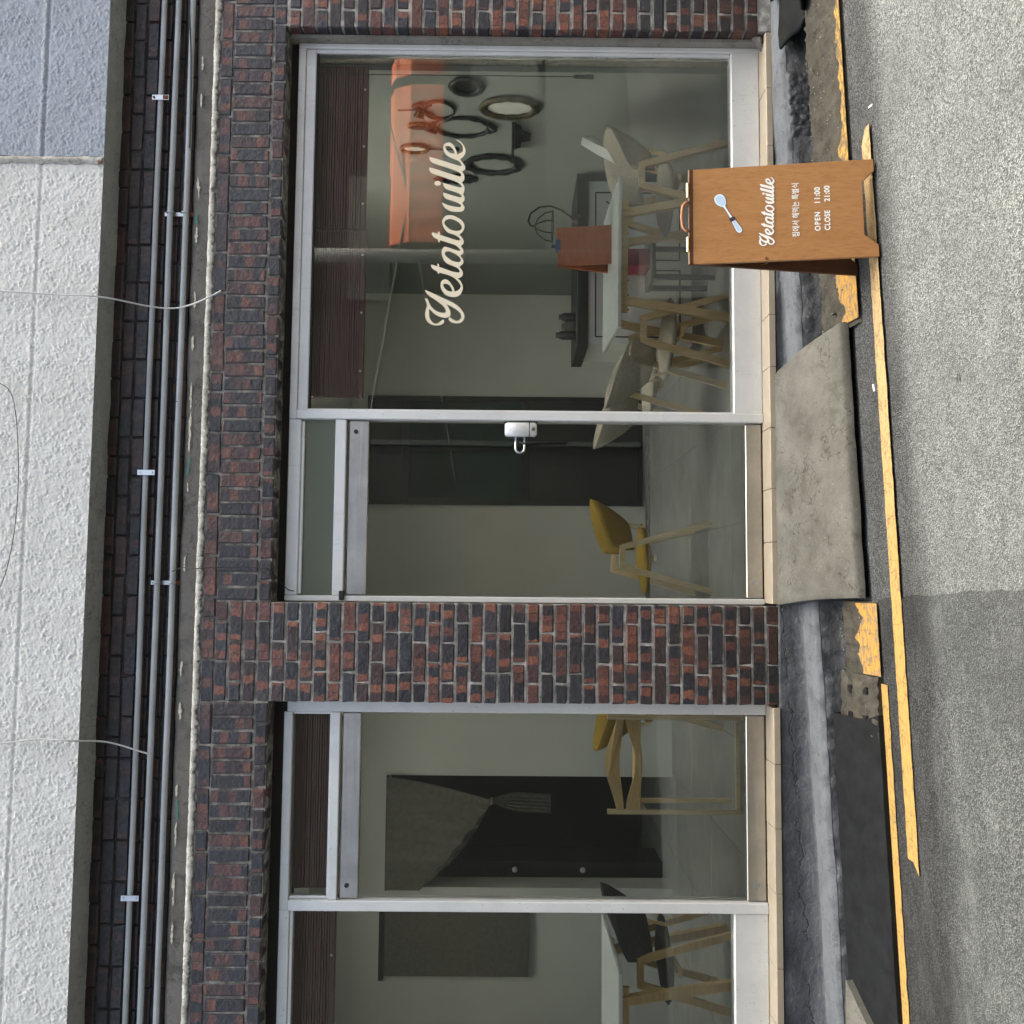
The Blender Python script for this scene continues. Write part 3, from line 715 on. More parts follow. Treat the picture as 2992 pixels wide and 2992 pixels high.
# ------------------------------------------------------------------ conduits, clamps and loose wires
YC = .152
CZ = (3.110, 3.036, 2.960); CRAD = (.0135, .0145, .0145)
def conduit(k, label):
    m = MB(); pts = []
    for i in range(61):
        x = -6+12*i/60; pts.append((x, YC+.003*fbm(x*.7, k), CZ[k]+.005*fbm(x*.5, k*3.3)))
    m.tube(pts, CRAD[k], 14)
    t = empty('conduit_pipe', (0, 0, 0), label, 'pipe', 'conduits under the overhang')
    m.build('pipe', 'conduit', t, True)
    return t
c1 = conduit(0, 'topmost of the three grey conduits across the brick recess')
c2 = conduit(1, 'middle one of the three grey conduits across the brick recess')
c3 = conduit(2, 'lowest of the three grey conduits across the brick recess')
m = MB().tube([(.875, YC, CZ[2]), (.879, YC, CZ[2])], .0152, 14); m.build('coupling_gap', 'black', c3)
def clamp_single(x, rusty, label):
    z = CZ[0]; e = empty('pipe_clamp', (x, .18, z), label, 'pipe clamp', 'clamps holding the conduits')
    MB().tube([(-.012, YC-.18, 0), (.012, YC-.18, 0)], CRAD[0]+.0025, 14).build('saddle', 'zinc', e, True)
    m = MB().box(-.013, .013, -.047, -.044, -.050, .036); m.build('strap', 'zinc', e)
    for dz in (-.034, .026): m2 = MB().tube([(0, -.0475, dz), (0, -.051, dz)], .006, 10); m2.build('screw', 'rust' if rusty else 'zinc', e)
    if rusty: MB().box(-.010, .011, -.0482, -.0474, -.048, -.02).build('rust_patch', 'rust', e)
clamp_single(2.465, True, 'rusty flat clamp on the topmost conduit at the right end')
clamp_single(.515, False, 'flat zinc clamp on the topmost conduit above the door side')
clamp_single(-1.56, False, 'flat zinc clamp on the topmost conduit at the left end')
def clamp_double(x, label):
    e = empty('pipe_clamp', (x, .18, (CZ[1]+CZ[2])/2), label, 'pipe clamp', 'clamps holding the conduits')
    MB().box(-.010, .010, -.008, -.003, -.085, .075).build('backing_strap', 'zinc', e)
    MB().box(-.010, .010, -.0095, -.0085, -.085, -.03).build('rust_patch', 'rust', e)
    for k in (1, 2):
        z0 = CZ[k]-(CZ[1]+CZ[2])/2; pts = [(0, YC-.18+math.cos(a)*-.019, z0+math.sin(a)*.019) for a in [R(-100+20*i) for i in range(11)]]
        MB().tube(pts, .0035, 8).build('hoop', 'zinc', e, True)
clamp_double(1.86, 'double hoop clamp on the two lower conduits over the lettered window')
clamp_double(-.035, 'double hoop clamp on the two lower conduits near the pillar')

def wire(name, pts, r, mat, label):
    # smooth through the points
    P = [Vector(p) for p in pts]; out = []
    for i in range(len(P)-1):
        p0, p1, p2, p3 = P[max(i-1, 0)], P[i], P[i+1], P[min(i+2, len(P)-1)]
        for k in range(8):
            t = k/8; out.append(.5*((2*p1)+(p2-p0)*t+(2*p0-5*p1+4*p2-p3)*t*t+(3*p1-p0-3*p2+p3)*t**3))
    out.append(P[-1]); o = MB().tube(out, r, 8).build(name, mat, None, True)
    return tag(o, label, 'cable')
wire('loose_cable', [(1.40, -.03, 4.3), (1.385, -.03, 3.85), (1.372, -.025, 3.55), (1.362, -.02, 3.30), (1.352, .10, 3.10), (1.345, .10, 2.98), (1.343, .03, 2.87), (1.352, -.026, 2.79), (1.375, -.035, 2.735), (1.392, -.045, 2.70)], .0042, 'wire_grey', 'pale cut cable end hanging down over the conduits above the lettered window')
wire('loose_cable', [(-.80, -.03, 4.3), (-.80, -.03, 3.75), (-.776, -.03, 3.5), (-.782, -.03, 3.34), (-.806, .08, 3.22), (-.858, .11, 3.06), (-.868, .115, 3.03)], .0042, 'wire_grey', 'pale cut cable hanging from the stucco left of the pillar')
wire('thin_cable', [(.94, -.028, 3.80), (.86, -.028, 3.70), (.53, -.028, 3.655), (.2, -.028, 3.66), (-.05, -.028, 3.71), (-.12, -.028, 3.80)], .002, 'wire_black', 'thin black cable sagging across the white stucco')
wire('thin_cable', [(.020, .13, 2.955), (.040, .06, 2.88), (.036, -.03, 2.79), (.044, -.012, 2.64), (.044, -.010, 2.50), (.035, -.010, 2.44), (-.02, .05, 2.40), (-.062, .10, 2.37), (-.07, .112, 2.34)], .0022, 'wire_black', 'thin black cable running down the bricks to the door frame corner')
wire('thin_cable', [(3.6, .13, 3.0), (3.0, .135, 2.975), (2.7, .135, 2.955), (2.4, .135, 2.945), (2.2, .137, 2.944)], .003, 'wire_black', 'black cable lying along the lowest conduit at the right end')

# ------------------------------------------------------------------ shop windows and doors
FY = .11
gw = empty('shop_window', (1.80, FY, .012), 'large lettered shop window with white frame left of the right brick edge', 'window')
bx('jamb', 'alu', gw, 2.726, 2.7515, FY, .19, .012, 2.389, .003); bx('glazing_bead', 'alu', gw, 2.708, 2.7255, FY+.012, .17, .158, 2.300, .003)
bx('head', 'alu', gw, .790, 2.7255, FY, .19, 2.352, 2.389, .003); bx('head_bead', 'alu', gw, .837, 2.7255, FY+.010, .18, 2.300, 2.3515, .004)
bx('kick_panel', 'alu', gw, .837, 2.7255, FY-.002, .19, .0125, .157, .004)
bx('mullion', 'alu', gw, .790, .8365, FY-.012, .19, .0125, 2.3515, .004)
bx('glazing_bead', 'alu', gw, .8367, .846, FY+.016, .17, .158, 2.300, .002); bx('head_bead', 'dark_filler', gw, .846, 2.7075, FY+.020, .16, 2.292, 2.2995)
bx('pane', 'glass', gw, .846, 2.7075, .137, .143, .157, 2.2925)

dw = empty('door_frame', (.35, FY, .012), 'white frame with cloudy greenish transom pane around the glass door', 'door frame')
bx('transom_bar', 'alu', dw, -.0905, .7895, FY-.004, .19, 2.100, 2.155, .004); bx('jamb', 'alu', dw, -.1175, -.091, FY-.004, .19, .012, 2.389, .003)
bx('head', 'alu', dw, -.0905, .7895, FY, .19, 2.327, 2.389, .004); bx('head_bead', 'alu', dw, -.082, .782, FY+.012, .17, 2.312, 2.3268, .002)
bx('transom_pane', 'glass_cloudy', dw, -.0905, .7895, .137, .143, 2.155, 2.327)
bx('hinge', 'black', dw, -.112, -.066, FY-.016, FY-.005, 2.092, 2.118, .003)
def glass_door(x0, x1, zt0, zt1, zb0, zb1, label, lock):
    e = empty('glass_door', ((x0+x1)/2, FY+.03, .012), label, 'door')
    bx('top_rail', 'steel', e, x0, x1, FY+.010, FY+.055, zt0, zt1, .003); bx('bottom_rail', 'steel', e, x0, x1, FY+.010, FY+.055, zb0, zb1, .003)
    bx('pane', 'glass', e, x0+.003, x1-.003, .137, .147, zb1-.01, zt0+.01)
    m = MB().tube([(0, 0, 0), (0, -.004, 0)], .011, 16); s = m.build('pivot_cap', 'black', e); s.location = ((x1-.055 if lock else x0+.06)-(x0+x1)/2, FY+.010-(FY+.03), zt1-.033-.012)
    m = MB().tube([(0, 0, 0), (0, -.003, 0)], .013, 18); s = m.build('lock_cylinder', 'chrome', e); s.location = ((x0+.075)-(x0+x1)/2, FY+.010-(FY+.03), (zb0+zb1)/2-.012)
    return e
gd = glass_door(-.084, .784, 1.990, 2.087, .018, .099, 'glass door with steel rails and a hanging chrome lock by the pillar', True)
lk = empty('door_lock', (.735, .118, 1.195), 'chrome box lock with an open shackle clamped on the glass door', 'lock')
m = MB(); vs, fs = cham(.035, .020, .080, .010); m.add([(v[0]+.010, v[1]-.008, v[2]+.033) for v in vs], fs); b = m.build('lock_body', 'lock_white', lk, True)
MB().box(-.0255, .0455, -.0285, -.012, -.012, -.008).build('seam', 'black', b)
MB().tube([(.010, -.0285, -.03), (.010, -.0305, -.03)], .010, 14).build('keyhole', 'chrome', b)
MB().box(.0455, .050, -.012, .012, -.050, .116).build('rubber_pad', 'black', lk)
pts = [(-.024, -.008, .058), (-.085, -.012, .058)]+[(-.085-.022*math.sin(a), -.012, .036+.022*math.cos(a)) for a in [R(20*i) for i in range(1, 9)]]+[(-.085, -.012, .014), (-.024, -.008, .014)]
MB().tube(pts, .0062, 10).build('shackle', 'chrome', lk, True)
MB().tube([(-.055, -.004, .040), (-.060, -.014, .025), (-.058, -.010, 0), (-.052, -.004, -.06), (-.05, -.002, -.20)], .006, 8).build('key_strap', 'black', lk, True)

lw = empty('door_frame', (-1.12, FY, .012), 'white frame and narrow transom around the fixed glass panel left of the pillar', 'door frame')
bx('jamb', 'alu', lw, -.657, -.600, FY, .19, .0125, 2.36, .003); bx('head', 'alu', lw, -1.6025, -.6575, FY+.002, .19, 2.333, 2.375, .003)
bx('transom_bar', 'alu', lw, -1.5525, -.6575, FY-.002, .19, 2.099, 2.142, .003); bx('mullion', 'alu', lw, -1.6025, -1.553, FY-.010, .19, .0125, 2.3325, .003)
bx('transom_pane', 'glass', lw, -1.5525, -.6575, .137, .143, 2.142, 2.333)
bx('glazing_bead', 'alu', lw, -1.552, -.658, FY+.014, .16, 2.1425, 2.152, .002); bx('glazing_bead', 'alu', lw, -1.552, -1.540, FY+.014, .16, 2.1525, 2.3325, .002); bx('glazing_bead', 'alu', lw, -.670, -.658, FY+.014, .16, 2.1525, 2.3325, .002)
ld = glass_door(-1.547, -.663, 1.999, 2.086, .018, .110, 'fixed glass panel with steel rails between the pillar and the left window', False)
ww = empty('shop_window', (-2.5, FY, .012), 'left shop window with wide white bottom rail, cut by the picture edge', 'window')
bx('kick_panel', 'alu', ww, -3.40, -1.603, FY-.002, .19, .0125, .177, .004); bx('head', 'alu', ww, -3.40, -1.603, FY+.002, .19, 2.325, 2.375, .003)
bx('head_bead', 'alu', ww, -3.40, -1.603, FY+.012, .17, 2.309, 2.3248, .002); bx('pane', 'glass', ww, -3.40, -1.603, .137, .143, .177, 2.309)
bx('jamb', 'alu', ww, -3.45, -3.4005, FY, .19, .0125, 2.40, .003)

# ------------------------------------------------------------------ lettering (traced outlines, filled)
def catmull(pts):
    """pts: (x, y) or (x, y, 1) for a corner; closed outline"""
    n = len(pts); out = []
    for i in range(n):
        p1, p2 = pts[i], pts[(i+1) % n]
        p0 = p1 if len(p1) > 2 else pts[i-1]; p3 = p2 if len(p2) > 2 else pts[(i+2) % n]
        for k in range(4):
            t = k/4
            out.append(tuple(.5*(2*p1[c]+(p2[c]-p0[c])*t+(2*p0[c]-5*p1[c]+4*p2[c]-p3[c])*t*t+(3*p1[c]-p0[c]-3*p2[c]+p3[c])*t**3) for c in (0, 1)))
    return out
def sh(pts, dy): return [(p[0], p[1]+dy, *p[2:]) for p in pts]
B_, C_ = 1787, 3526
ILLE = [(1070,120,1),(1180,155),(1260,230),(1325,330),(1352,430),(1340,520),(1290,600),(1195,688,1),(1260,760),(1320,840),(1350,910),(1330,975),(1255,1022,1),(1300,1090),(1325,1170),(1315,1260),(1255,1340,1),(1300,1410),(1325,1480),(1315,1590),(1280,1665,1),(1315,1720),(1328,1790),(1310,1860),(1262,1907,1),
 (1300,1977),(1325,2027),(1315,2097),(1270,2142),(1200,2162),(1080,2162),(950,2147),(850,2107),(770,2047),(715,1967),(690,1900,1),(740,1917),(850,1967),(960,1997),(1080,2019),(1190,2027),(1225,2002),(1225,1972),(1180,1937),(1060,1877),(900,1825),(810,1795),(762,1750),(730,1690),(718,1613,1),
 (800,1640),(950,1690),(1080,1725),(1190,1750),(1235,1745),(1243,1715),(1225,1685),(1150,1635),(1000,1580),(830,1525),(770,1480),(735,1430),(722,1350,1),(830,1375),(980,1420),(1100,1455),(1200,1475),(1245,1460),(1240,1425),(1190,1375),(1080,1310),(900,1245),(600,1140),(420,1085),(370,1040),(340,990),(330,903,1),
 (450,935),(700,1015),(950,1095),(1100,1140),(1200,1165),(1228,1150),(1228,1110),(1190,1060),(1080,1005),(850,920),(600,840),(450,790),(380,745),(345,690),(330,605,1),(450,640),(700,715),(950,795),(1100,840),(1210,870),(1243,855),(1230,815),(1190,755),(1120,710),(1000,665),(870,600),(800,540),(750,450),(728,370),(735,290),(780,235),(850,210),(930,212),(1000,270),(1060,360),(1100,460),(1122,552,1),(1180,515),(1255,475),(1278,440),(1278,340),(1250,270),(1200,210),(1130,160)]
ILLE_H = [(785,320),(830,302),(900,310),(960,345),(1010,410),(1040,470),(1055,515,1),(1000,515),(930,505),(860,460),(810,400),(787,350)]
DOT = [(566+92*math.cos(a), 1357+70*math.sin(a)) for a in [R(30*i) for i in range(12)]]
ETATO = sh([(1180,1018,1),(1260,950),(1310,870),(1325,780),(1300,690),(1230,600),(1110,525),(1000,480),(900,470),(810,480),(740,540),(700,620),(697,690),(720,780),(770,870),(840,945),(930,990),(1020,1015),(1110,1060),(1170,1105),(1205,1150),(1195,1175),(1140,1180),(1000,1145),(800,1080),(630,1022,1),(622,950),(600,935),(582,945),(580,1003,1),(500,980),(405,955,1),(415,1030),(450,1085),(520,1135),(580,1155,1),(582,1200),(610,1240),(625,1225),(630,1175,1),(750,1210),(900,1260),(1050,1310),(1130,1365),(1190,1420),(1205,1455),(1185,1475),(1130,1470),(1000,1430),(880,1385),(780,1360),(740,1370),(700,1430),(683,1500),(690,1590),(720,1690),(770,1780)], B_) \
 + sh([(860,110),(960,150),(1060,190),(1120,220),(1165,260),(1190,305),(1180,335),(1130,350),(1000,325),(850,275),(700,220),(608,190,1),(605,130),(575,90),(562,100),(562,172,1),(480,150),(383,122,1),(390,190),(430,245),(500,290),(562,325,1),(568,365),(595,395),(608,385),(606,348,1),(700,375),(850,415),(950,455),(1040,510),(1110,570),(1170,640),(1215,710),(1215,760),(1180,820),(1120,860),(1045,885,1),(1030,810),(990,730),(930,640),(860,570),(780,540),(720,555),(670,610),(650,680),(655,770),(690,860),(750,940),(840,1000),(950,1035),(1060,1040),(1150,1015),(1220,950),(1265,870),(1280,780),(1260,680),(1210,590),(1135,513,1),(1220,485),(1270,430),(1283,380),(1265,310),(1220,240),(1168,190,1),(1230,150),(1285,90),(1295,45)], C_) \
 + sh([(1285,1730),(1250,1670),(1205,1615,1),(1270,1565),(1295,1510),(1285,1440),(1255,1390),(1222,1335,1),(1285,1285),(1305,1225),(1290,1160),(1240,1080)], B_)
O_H = sh([(757,690),(780,630),(840,590),(920,578),(1010,595),(1110,640),(1190,700),(1240,770),(1250,830),(1225,880),(1170,905),(1080,912),(980,895),(890,850),(810,780),(765,720)], B_)
A_H = sh([(772,1545),(785,1510),(830,1490),(900,1492),(1000,1530),(1110,1590),(1190,1660),(1220,1720),(1215,1770),(1170,1795),(1080,1785),(980,1755),(890,1700),(820,1640),(780,1585)], B_)
E_H = sh([(727,695),(745,670),(800,668),(870,690),(930,750),(965,820),(985,882,1),(920,880),(850,860),(780,810),(740,750)], C_)
YY = sh([(213,838,1),(330,890),(500,965),(700,1060),(900,1150),(1050,1230),(1180,1330),(1270,1440),(1320,1550),(1315,1640),(1270,1720),(1200,1770),(1100,1785),(1010,1770),(920,1725),(880,1690),(877,1660),(900,1625),(920,1610),(950,1635),(1010,1685),(1080,1712),(1150,1710),(1210,1665),(1235,1600),(1225,1530),(1180,1465),(1080,1385),(960,1310),(820,1250,1),(860,1310),(910,1400),(935,1490),(925,1560),(880,1605),(800,1630),(700,1620),(590,1585),(490,1520),(410,1450),(333,1365,1),(325,1440),(328,1550),(350,1650),(400,1730),(460,1785),(530,1795),(590,1775),(650,1725),(700,1680),(725,1675),(750,1710),(755,1745),(725,1785),(660,1825),(560,1848),(450,1835),(350,1790),(270,1720),(225,1630),(210,1540),(225,1440),(260,1330),(275,1250),(255,1190),(220,1120),(217,1100),(245,1082),(275,1085),(300,1130),(330,1210),(370,1290),(440,1370),(540,1440),(640,1475),(730,1485),(785,1470),(800,1430),(780,1370),(720,1290),(620,1205),(500,1120),(370,1040),(270,950),(220,880)], C_)
LOGO = [('letter_y', [YY]), ('letters_etato', [ETATO, O_H, A_H, E_H]), ('letters_uille', [ILLE, ILLE_H]), ('letter_dot', [DOT])]
def fill2d(loops, name, mat, fn, grow=0.0):
    cu = bpy.data.curves.new('tmp', 'CURVE'); cu.dimensions = '2D'; cu.fill_mode = 'BOTH'; cu.offset = grow
    for lp in loops:
        s = cu.splines.new('POLY'); s.points.add(len(lp)-1); s.use_cyclic_u = True
        for i, p in enumerate(lp): s.points[i].co = (p[0], p[1], 0, 1)
    ob = bpy.data.objects.new('tmp', cu); COL.objects.link(ob)
    dg = bpy.context.evaluated_depsgraph_get(); me = bpy.data.meshes.new_from_object(ob.evaluated_get(dg))
    bpy.data.objects.remove(ob); bpy.data.curves.remove(cu)
    for v in me.vertices: v.co = fn(v.co.x, v.co.y)
    me.name = name; me.materials.clear(); me.materials.append(MAT[mat]); me.update()
    return me
# logo units -> (right, up): the outlines were noted with x = down and y = leftwards
def logo(parent, mat, place, bold=0.0):
    for nm, loops in LOGO:
        me = fill2d([[(-p[1]/1000, -p[0]/1000) for p in catmull(l)] for l in loops], nm, mat, place)
        if bold:
            bm = bmesh.new(); bm.from_mesh(me)
            for k, (du, dz) in enumerate(((bold, 0), (-bold, 0), (0, bold), (0, -bold))):
                m2 = me.copy(); m2.transform(Matrix.Translation((du, -.0002*(k+1), dz))); bm.from_mesh(m2); bpy.data.meshes.remove(m2)
            bm.to_mesh(me); bm.free()
        link(nm, me, parent)
# window: (x=1070,y=120) tip of the e sits at native pixel (1330.7, 407.4); one unit = 0.1035 px
def win_place(u, v):   # u = -y/1000, v = -x/1000
    y, x = -u*1000, -v*1000
    nx_, ny_ = 1220+x*.10349, 395+y*.10352
    xx = (2992-ny_-1496)/2654; yy = (nx_-1496)/2654
    d = _f+_A*xx+_B*yy; t = (4.4+.1355)/d.y
    return Vector((d.x*t, -4.4+d.y*t, 1.29+d.z*t))
LT = empty('window_lettering', (0, 0, 0), 'cream script lettering stuck on the large shop window', 'lettering')
logo(LT, 'cream_print', win_place)

# ------------------------------------------------------------------ A-frame sign board
BW, BH = .402, .742
sgn = empty('sign_board', (1.50, -.738, road_z(1.5)), 'folding wooden A-frame sign board with white lettering on the yellow line', 'sign')
tilt = math.atan2(.118, .735)
def board_panel(sgnm, name):
    e = bpy.data.objects.new(name, None); return e
def panel_fn(side):   # local (u across, s down from the top, d outwards) -> thing space
    c_, s_ = math.cos(tilt), math.sin(tilt)
    def fn(u, s, d):
        y = -(s*s_)-d*c_; z = .733-s*c_+d*-s_*-1
        return Vector((u, y*side-.004*side, z))
    return fn
def slope(u, z):   # feet follow the sloping road
    return z+.043*u*max(0, 1-(z/.12)) if z < .12 else z
outline = [(-BW/2, 0), (BW/2, 0), (BW/2, BH), (BW/2-.048, BH), (BW/2-.092, BH-.050), (-BW/2+.092, BH-.050), (-BW/2+.048, BH), (-BW/2, BH)]
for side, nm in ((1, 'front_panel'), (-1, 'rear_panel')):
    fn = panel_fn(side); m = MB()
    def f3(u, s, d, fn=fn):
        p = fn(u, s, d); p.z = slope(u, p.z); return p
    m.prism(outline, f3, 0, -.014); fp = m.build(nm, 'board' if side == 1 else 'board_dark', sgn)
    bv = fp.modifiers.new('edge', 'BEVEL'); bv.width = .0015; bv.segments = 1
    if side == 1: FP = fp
F1 = panel_fn(1)
for u in (-.115, .115):
    m = MB().tube([(u-.03, .0, .735), (u+.03, .0, .735)], .0055, 10); m.box(u-.03, u+.03, -.014, .014, .7335, .7355); h = m.build('hinge', 'brass', sgn)
m = MB(); pts = [(-.062, -.008, .733), (-.060, -.008, .744), (-.045, -.008, .757), (0, -.008, .762), (.045, -.008, .757), (.060, -.008, .744), (.062, -.008, .733)]
m.tube(pts, .0065, 10); m.build('carry_handle', 'leather', sgn, True)
a, b_ = F1(-.185, .31, -.010), panel_fn(-1)(-.185, .31, -.010); mid = (a+b_)/2; mid.z -= .022
MB().tube([a, (a+mid)/2-Vector((0, 0, .008)), mid, (b_+mid)/2-Vector((0, 0, .008)), b_], .0026, 6).build('brass_chain', 'brass', sgn, True)
MB().tube([F1(-.19, .31, .002), F1(-.19, .31, -.004)], .006, 10).build('chain_screw', 'brass', sgn)
# lettering on the board
def bplace(cx, s0, sc):
    def fn(u, v): p = F1(cx+u*sc, s0-v*sc, .0008); return p
    return fn
lw_ = 5374-120
def logo_place(u, v):
    return F1((u+ (120+5374)/2000)*.286/(lw_/1000)+.006, (-v-.85)*.286/(lw_/1000)+.318+(-(u+2.75))*.0, .0008)
logo(FP, 'white_print', logo_place, .0011)
def text_mesh(body, size, name, fn, bold=0.0, spacing=1.0):
    cu = bpy.data.curves.new('tmp', 'FONT'); cu.body = body; cu.size = size; cu.align_x = 'CENTER'; cu.offset = bold; cu.space_character = spacing
    ob = bpy.data.objects.new('tmp', cu); COL.objects.link(ob)
    dg = bpy.context.evaluated_depsgraph_get(); me = bpy.data.meshes.new_from_object(ob.evaluated_get(dg))
    bpy.data.objects.remove(ob); bpy.data.curves.remove(cu)
    if len(me.vertices) == 0: return None
    xs_ = [v.co.x for v in me.vertices]; w = max(xs_)-min(xs_); mx = (max(xs_)+min(xs_))/2
    for v in me.vertices: v.co = fn(v.co.x-mx, v.co.y, w)
    me.name = name; me.materials.clear(); me.materials.append(MAT['white_print']); me.update(); return me
def fit_text(body, cx, s, width, name, size, bold=0., spacing=1.):
    me = text_mesh(body, size, name, lambda x, y, w: F1(cx+x*width/w, s-y, .0008), bold, spacing)
    if me: link(name, me, FP)
fit_text('집에서 해먹는 특별식', .006, .440, .224, 'slogan_text', .031, .00045)
fit_text('OPEN', -.046, .524, .078, 'opening_text', .0300, .0010, 1.25); fit_text('11:00', .064, .524, .066, 'hours_text', .0300, .0010, 1.1)
fit_text('CLOSE', -.043, .562, .082, 'closing_text', .0300, .0010, 1.1); fit_text('21:00', .068, .562, .066, 'hours_text', .0300, .0010, 1.1)
# the spoon emblem
def spoon(loops, mat, d, name):
    me = fill2d([catmull(l) for l in loops], name, mat, lambda u, v: F1(u, v, d)); link(name, me, FP)
ang = math.atan2(-.167, .092)       # from bowl to handle end
ax = Vector((-.165, .096)).normalized(); nxv = Vector((-ax.y, ax.x)); o0 = Vector((.086, .116))
def sp_pts(prof, grow=0):
    L_ = [(o0+ax*t+nxv*(w+grow)) for t, w in prof]+[(o0+ax*t-nxv*(w+grow)) for t, w in reversed(prof)]
    return [(p.x, p.y) for p in L_]
prof = [(.0, .006), (.006, .016), (.020, .0215), (.036, .020), (.050, .012), (.060, .0045), (.085, .0035), (.112, .0045), (.116, .007), (.128, .0075), (.150, .0095), (.172, .0115), (.182, .0095), (.187, .004)]
spoon([sp_pts(prof, .0016)], 'spoon_line', .0006, 'spoon_outline')
spoon([sp_pts(prof)], 'spoon_rim', .0010, 'spoon_body')
spoon([sp_pts([(.005, .004), (.010, .012), (.022, .017), (.036, .015), (.048, .008), (.052, .002)])], 'spoon_blue', .0014, 'spoon_bowl')
spoon([sp_pts([(.132, .004), (.150, .006), (.170, .008), (.179, .005)])], 'spoon_blue', .0014, 'spoon_handle')
spoon([sp_pts([(.113, .008), (.117, .011), (.126, .011), (.130, .008)])], 'spoon_line', .0016, 'spoon_band')

# ------------------------------------------------------------------ rubber ramp, hole block, rubber sheets
def slab_poly(name, mat, poly, zt, thick, label, cat, n=1):
    m = MB(); vs = [(x, y, zt(x, y)) for x, y in poly]; k = len(poly)
    m.add(vs+[(x, y, z-thick) for x, y, z in vs], [tuple(range(k)), tuple(range(2*k-1, k-1, -1))]+[(i, (i+1) % k, k+(i+1) % k, k+i) for i in range(k)])
    return tag(m.build(name, mat), label, cat)
def rub_z(x, y): return road_z(x)+.020+.085*max(0, min(1, (y+.605)/.30))
m = MB(); nu, nv = 120, 12
def rbf(i, j):
    x = -.55-3.6*i/nu; t = j/nv; y = -.607+(.30+.012*fbm(x*2, 1))*t
    if i == 0: x -= .10*t
    return (x, y, rub_z(x, y)+.003*fbm(x*8, y*8, 2))
m.grid(nu+1, nv+1, rbf)
base = list(m.v); n0 = len(base)
m.add([(v[0], v[1]+(.002), road_z(v[0])-.008) for v in base], [])
def edge(ids):
    for a_, b2 in zip(ids, ids[1:]): m.f.append((a_, b2, n0+b2, n0+a_))
edge([j for j in range(nv+1)]); edge([i*(nv+1) for i in range(nu+1)]); edge([i*(nv+1)+nv for i in range(nu+1)])
tag(m.build('rubber_ramp', 'rubber', None), 'long black rubber kerb ramp below the left windows', 'kerb ramp')
hb = empty('kerb_block', (-.52, -.46, road_z(-.52)), 'worn concrete block with square holes beside the rubber ramp', 'kerb')
m = MB(); m.grid(25, 19, lambda i, j: (-.125+.25*i/24, -.145+.28*j/18, .018+.05*(j/18)+.008*fbm(i*.4, j*.4, 6)))
m.build('block_top', 'kerb', hb, True)
MB().box(-.122, .122, -.142, .132, -.03, .016).build('block_body', 'kerb', hb)
for dx, dy in ((.06, -.055), (-.06, -.050), (.055, .065), (-.058, .062)):
    bx('hole', 'dark_door', hb, -.52+dx-.016, -.52+dx+.016, -.46+dy-.02, -.46+dy+.02, road_z(-.52)+.02, road_z(-.52)+.018+.05*((dy+.145)/.28)+.004)
slab_poly('concrete_offcut', 'ramp', [(-1.72, -.335), (-1.86, -.47), (-2.1, -.55), (-2.4, -.56), (-2.4, -.33), (-2.0, -.31)], lambda x, y: rub_z(x, y)+.03, .05, 'pale concrete offcut lying on the rubber ramp at the left edge', 'concrete piece')
def lerp_tab(tab, v):
    for (a, p), (b, q) in zip(tab, tab[1:]):
        if v <= b: k = (v-a)/(b-a); k = k*k*(3-2*k); return p+(q-p)*k
    return tab[-1][1]
def rubber_sheet(name, label, tab, x1, y0, y1, dz, seed):
    m = MB(); nu, nv = 40, 36
    def fn(i, j):
        u, v = i/nu, j/nv; xl = lerp_tab(tab, v); x = xl+(x1-xl)*u; y = y0+(y1-y0)*v+.02*math.sin(u*5+seed)*(1-u)
        z = -.030*(1-v)+(road_z(x)+.045)*v+.028*math.sin(v*7.5+seed+u*3)*(1-.6*u)*math.sin(v*3.0)+.030*math.exp(-u*9)*math.sin(v*9+seed)*.5+dz
        return (x, y, z)
    m.grid(nu+1, nv+1, fn); o = m.build(name, 'rubber', None, True)
    s_ = o.modifiers.new('thickness', 'SOLIDIFY'); s_.thickness = .011
    return tag(o, label, 'rubber mat', 'rubber mats by the right jamb')
rubber_sheet('rubber_mat', 'curled black rubber mat lying in the gutter below the right brick edge', [(0, 2.66), (.12, 2.56), (.35, 2.60), (.55, 2.68), (.68, 2.66), (.85, 2.74), (1, 2.80)], 3.7, -.175, -.47, .0, .9)
rubber_sheet('rubber_mat', 'upper black rubber mat overlapping the curled one at the top corner', [(0, 2.84), (.3, 2.80), (.6, 2.90), (.8, 2.86), (1, 2.97)], 3.8, -.15, -.50, .034, 2.4)
o = MB().add([(0, 0, 0), (.022, .004, .003), (.05, .0, .0), (.022, -.006, .002), (.022, 0, .007)], [(0, 1, 4), (1, 2, 4), (2, 3, 4), (3, 0, 4), (0, 3, 2, 1)]).build('dry_leaf', 'dirt'); o.location = (.665, -1.394, road_z(.68)-.006); tag(o, 'small dark dry leaf lying alone on the bright asphalt', 'leaf')

for k, (x, y, a, lb) in enumerate(((1.93, -.845, 80, 'white scrap of paper on the asphalt past the end of the faded yellow line'), (.80, -.70, 20, 'tiny white scrap between the ramp edge and the yellow line'))):
    o = MB().add([(-.016, -.004, 0), (.016, -.005, .001), (.018, .004, .003), (-.014, .005, .002), (-.016, -.004, -.002), (.016, -.005, -.001), (.018, .004, .001), (-.014, .005, 0)], [(0, 1, 2, 3), (7, 6, 5, 4), (0, 4, 5, 1), (1, 5, 6, 2), (2, 6, 7, 3), (3, 7, 4, 0)]).build('paper_scrap', 'paper'); o.location = (x, y, road_z(x)-.009); o.rotation_euler = (0, 0, R(a)); tag(o, lb, 'litter', 'scraps of litter')

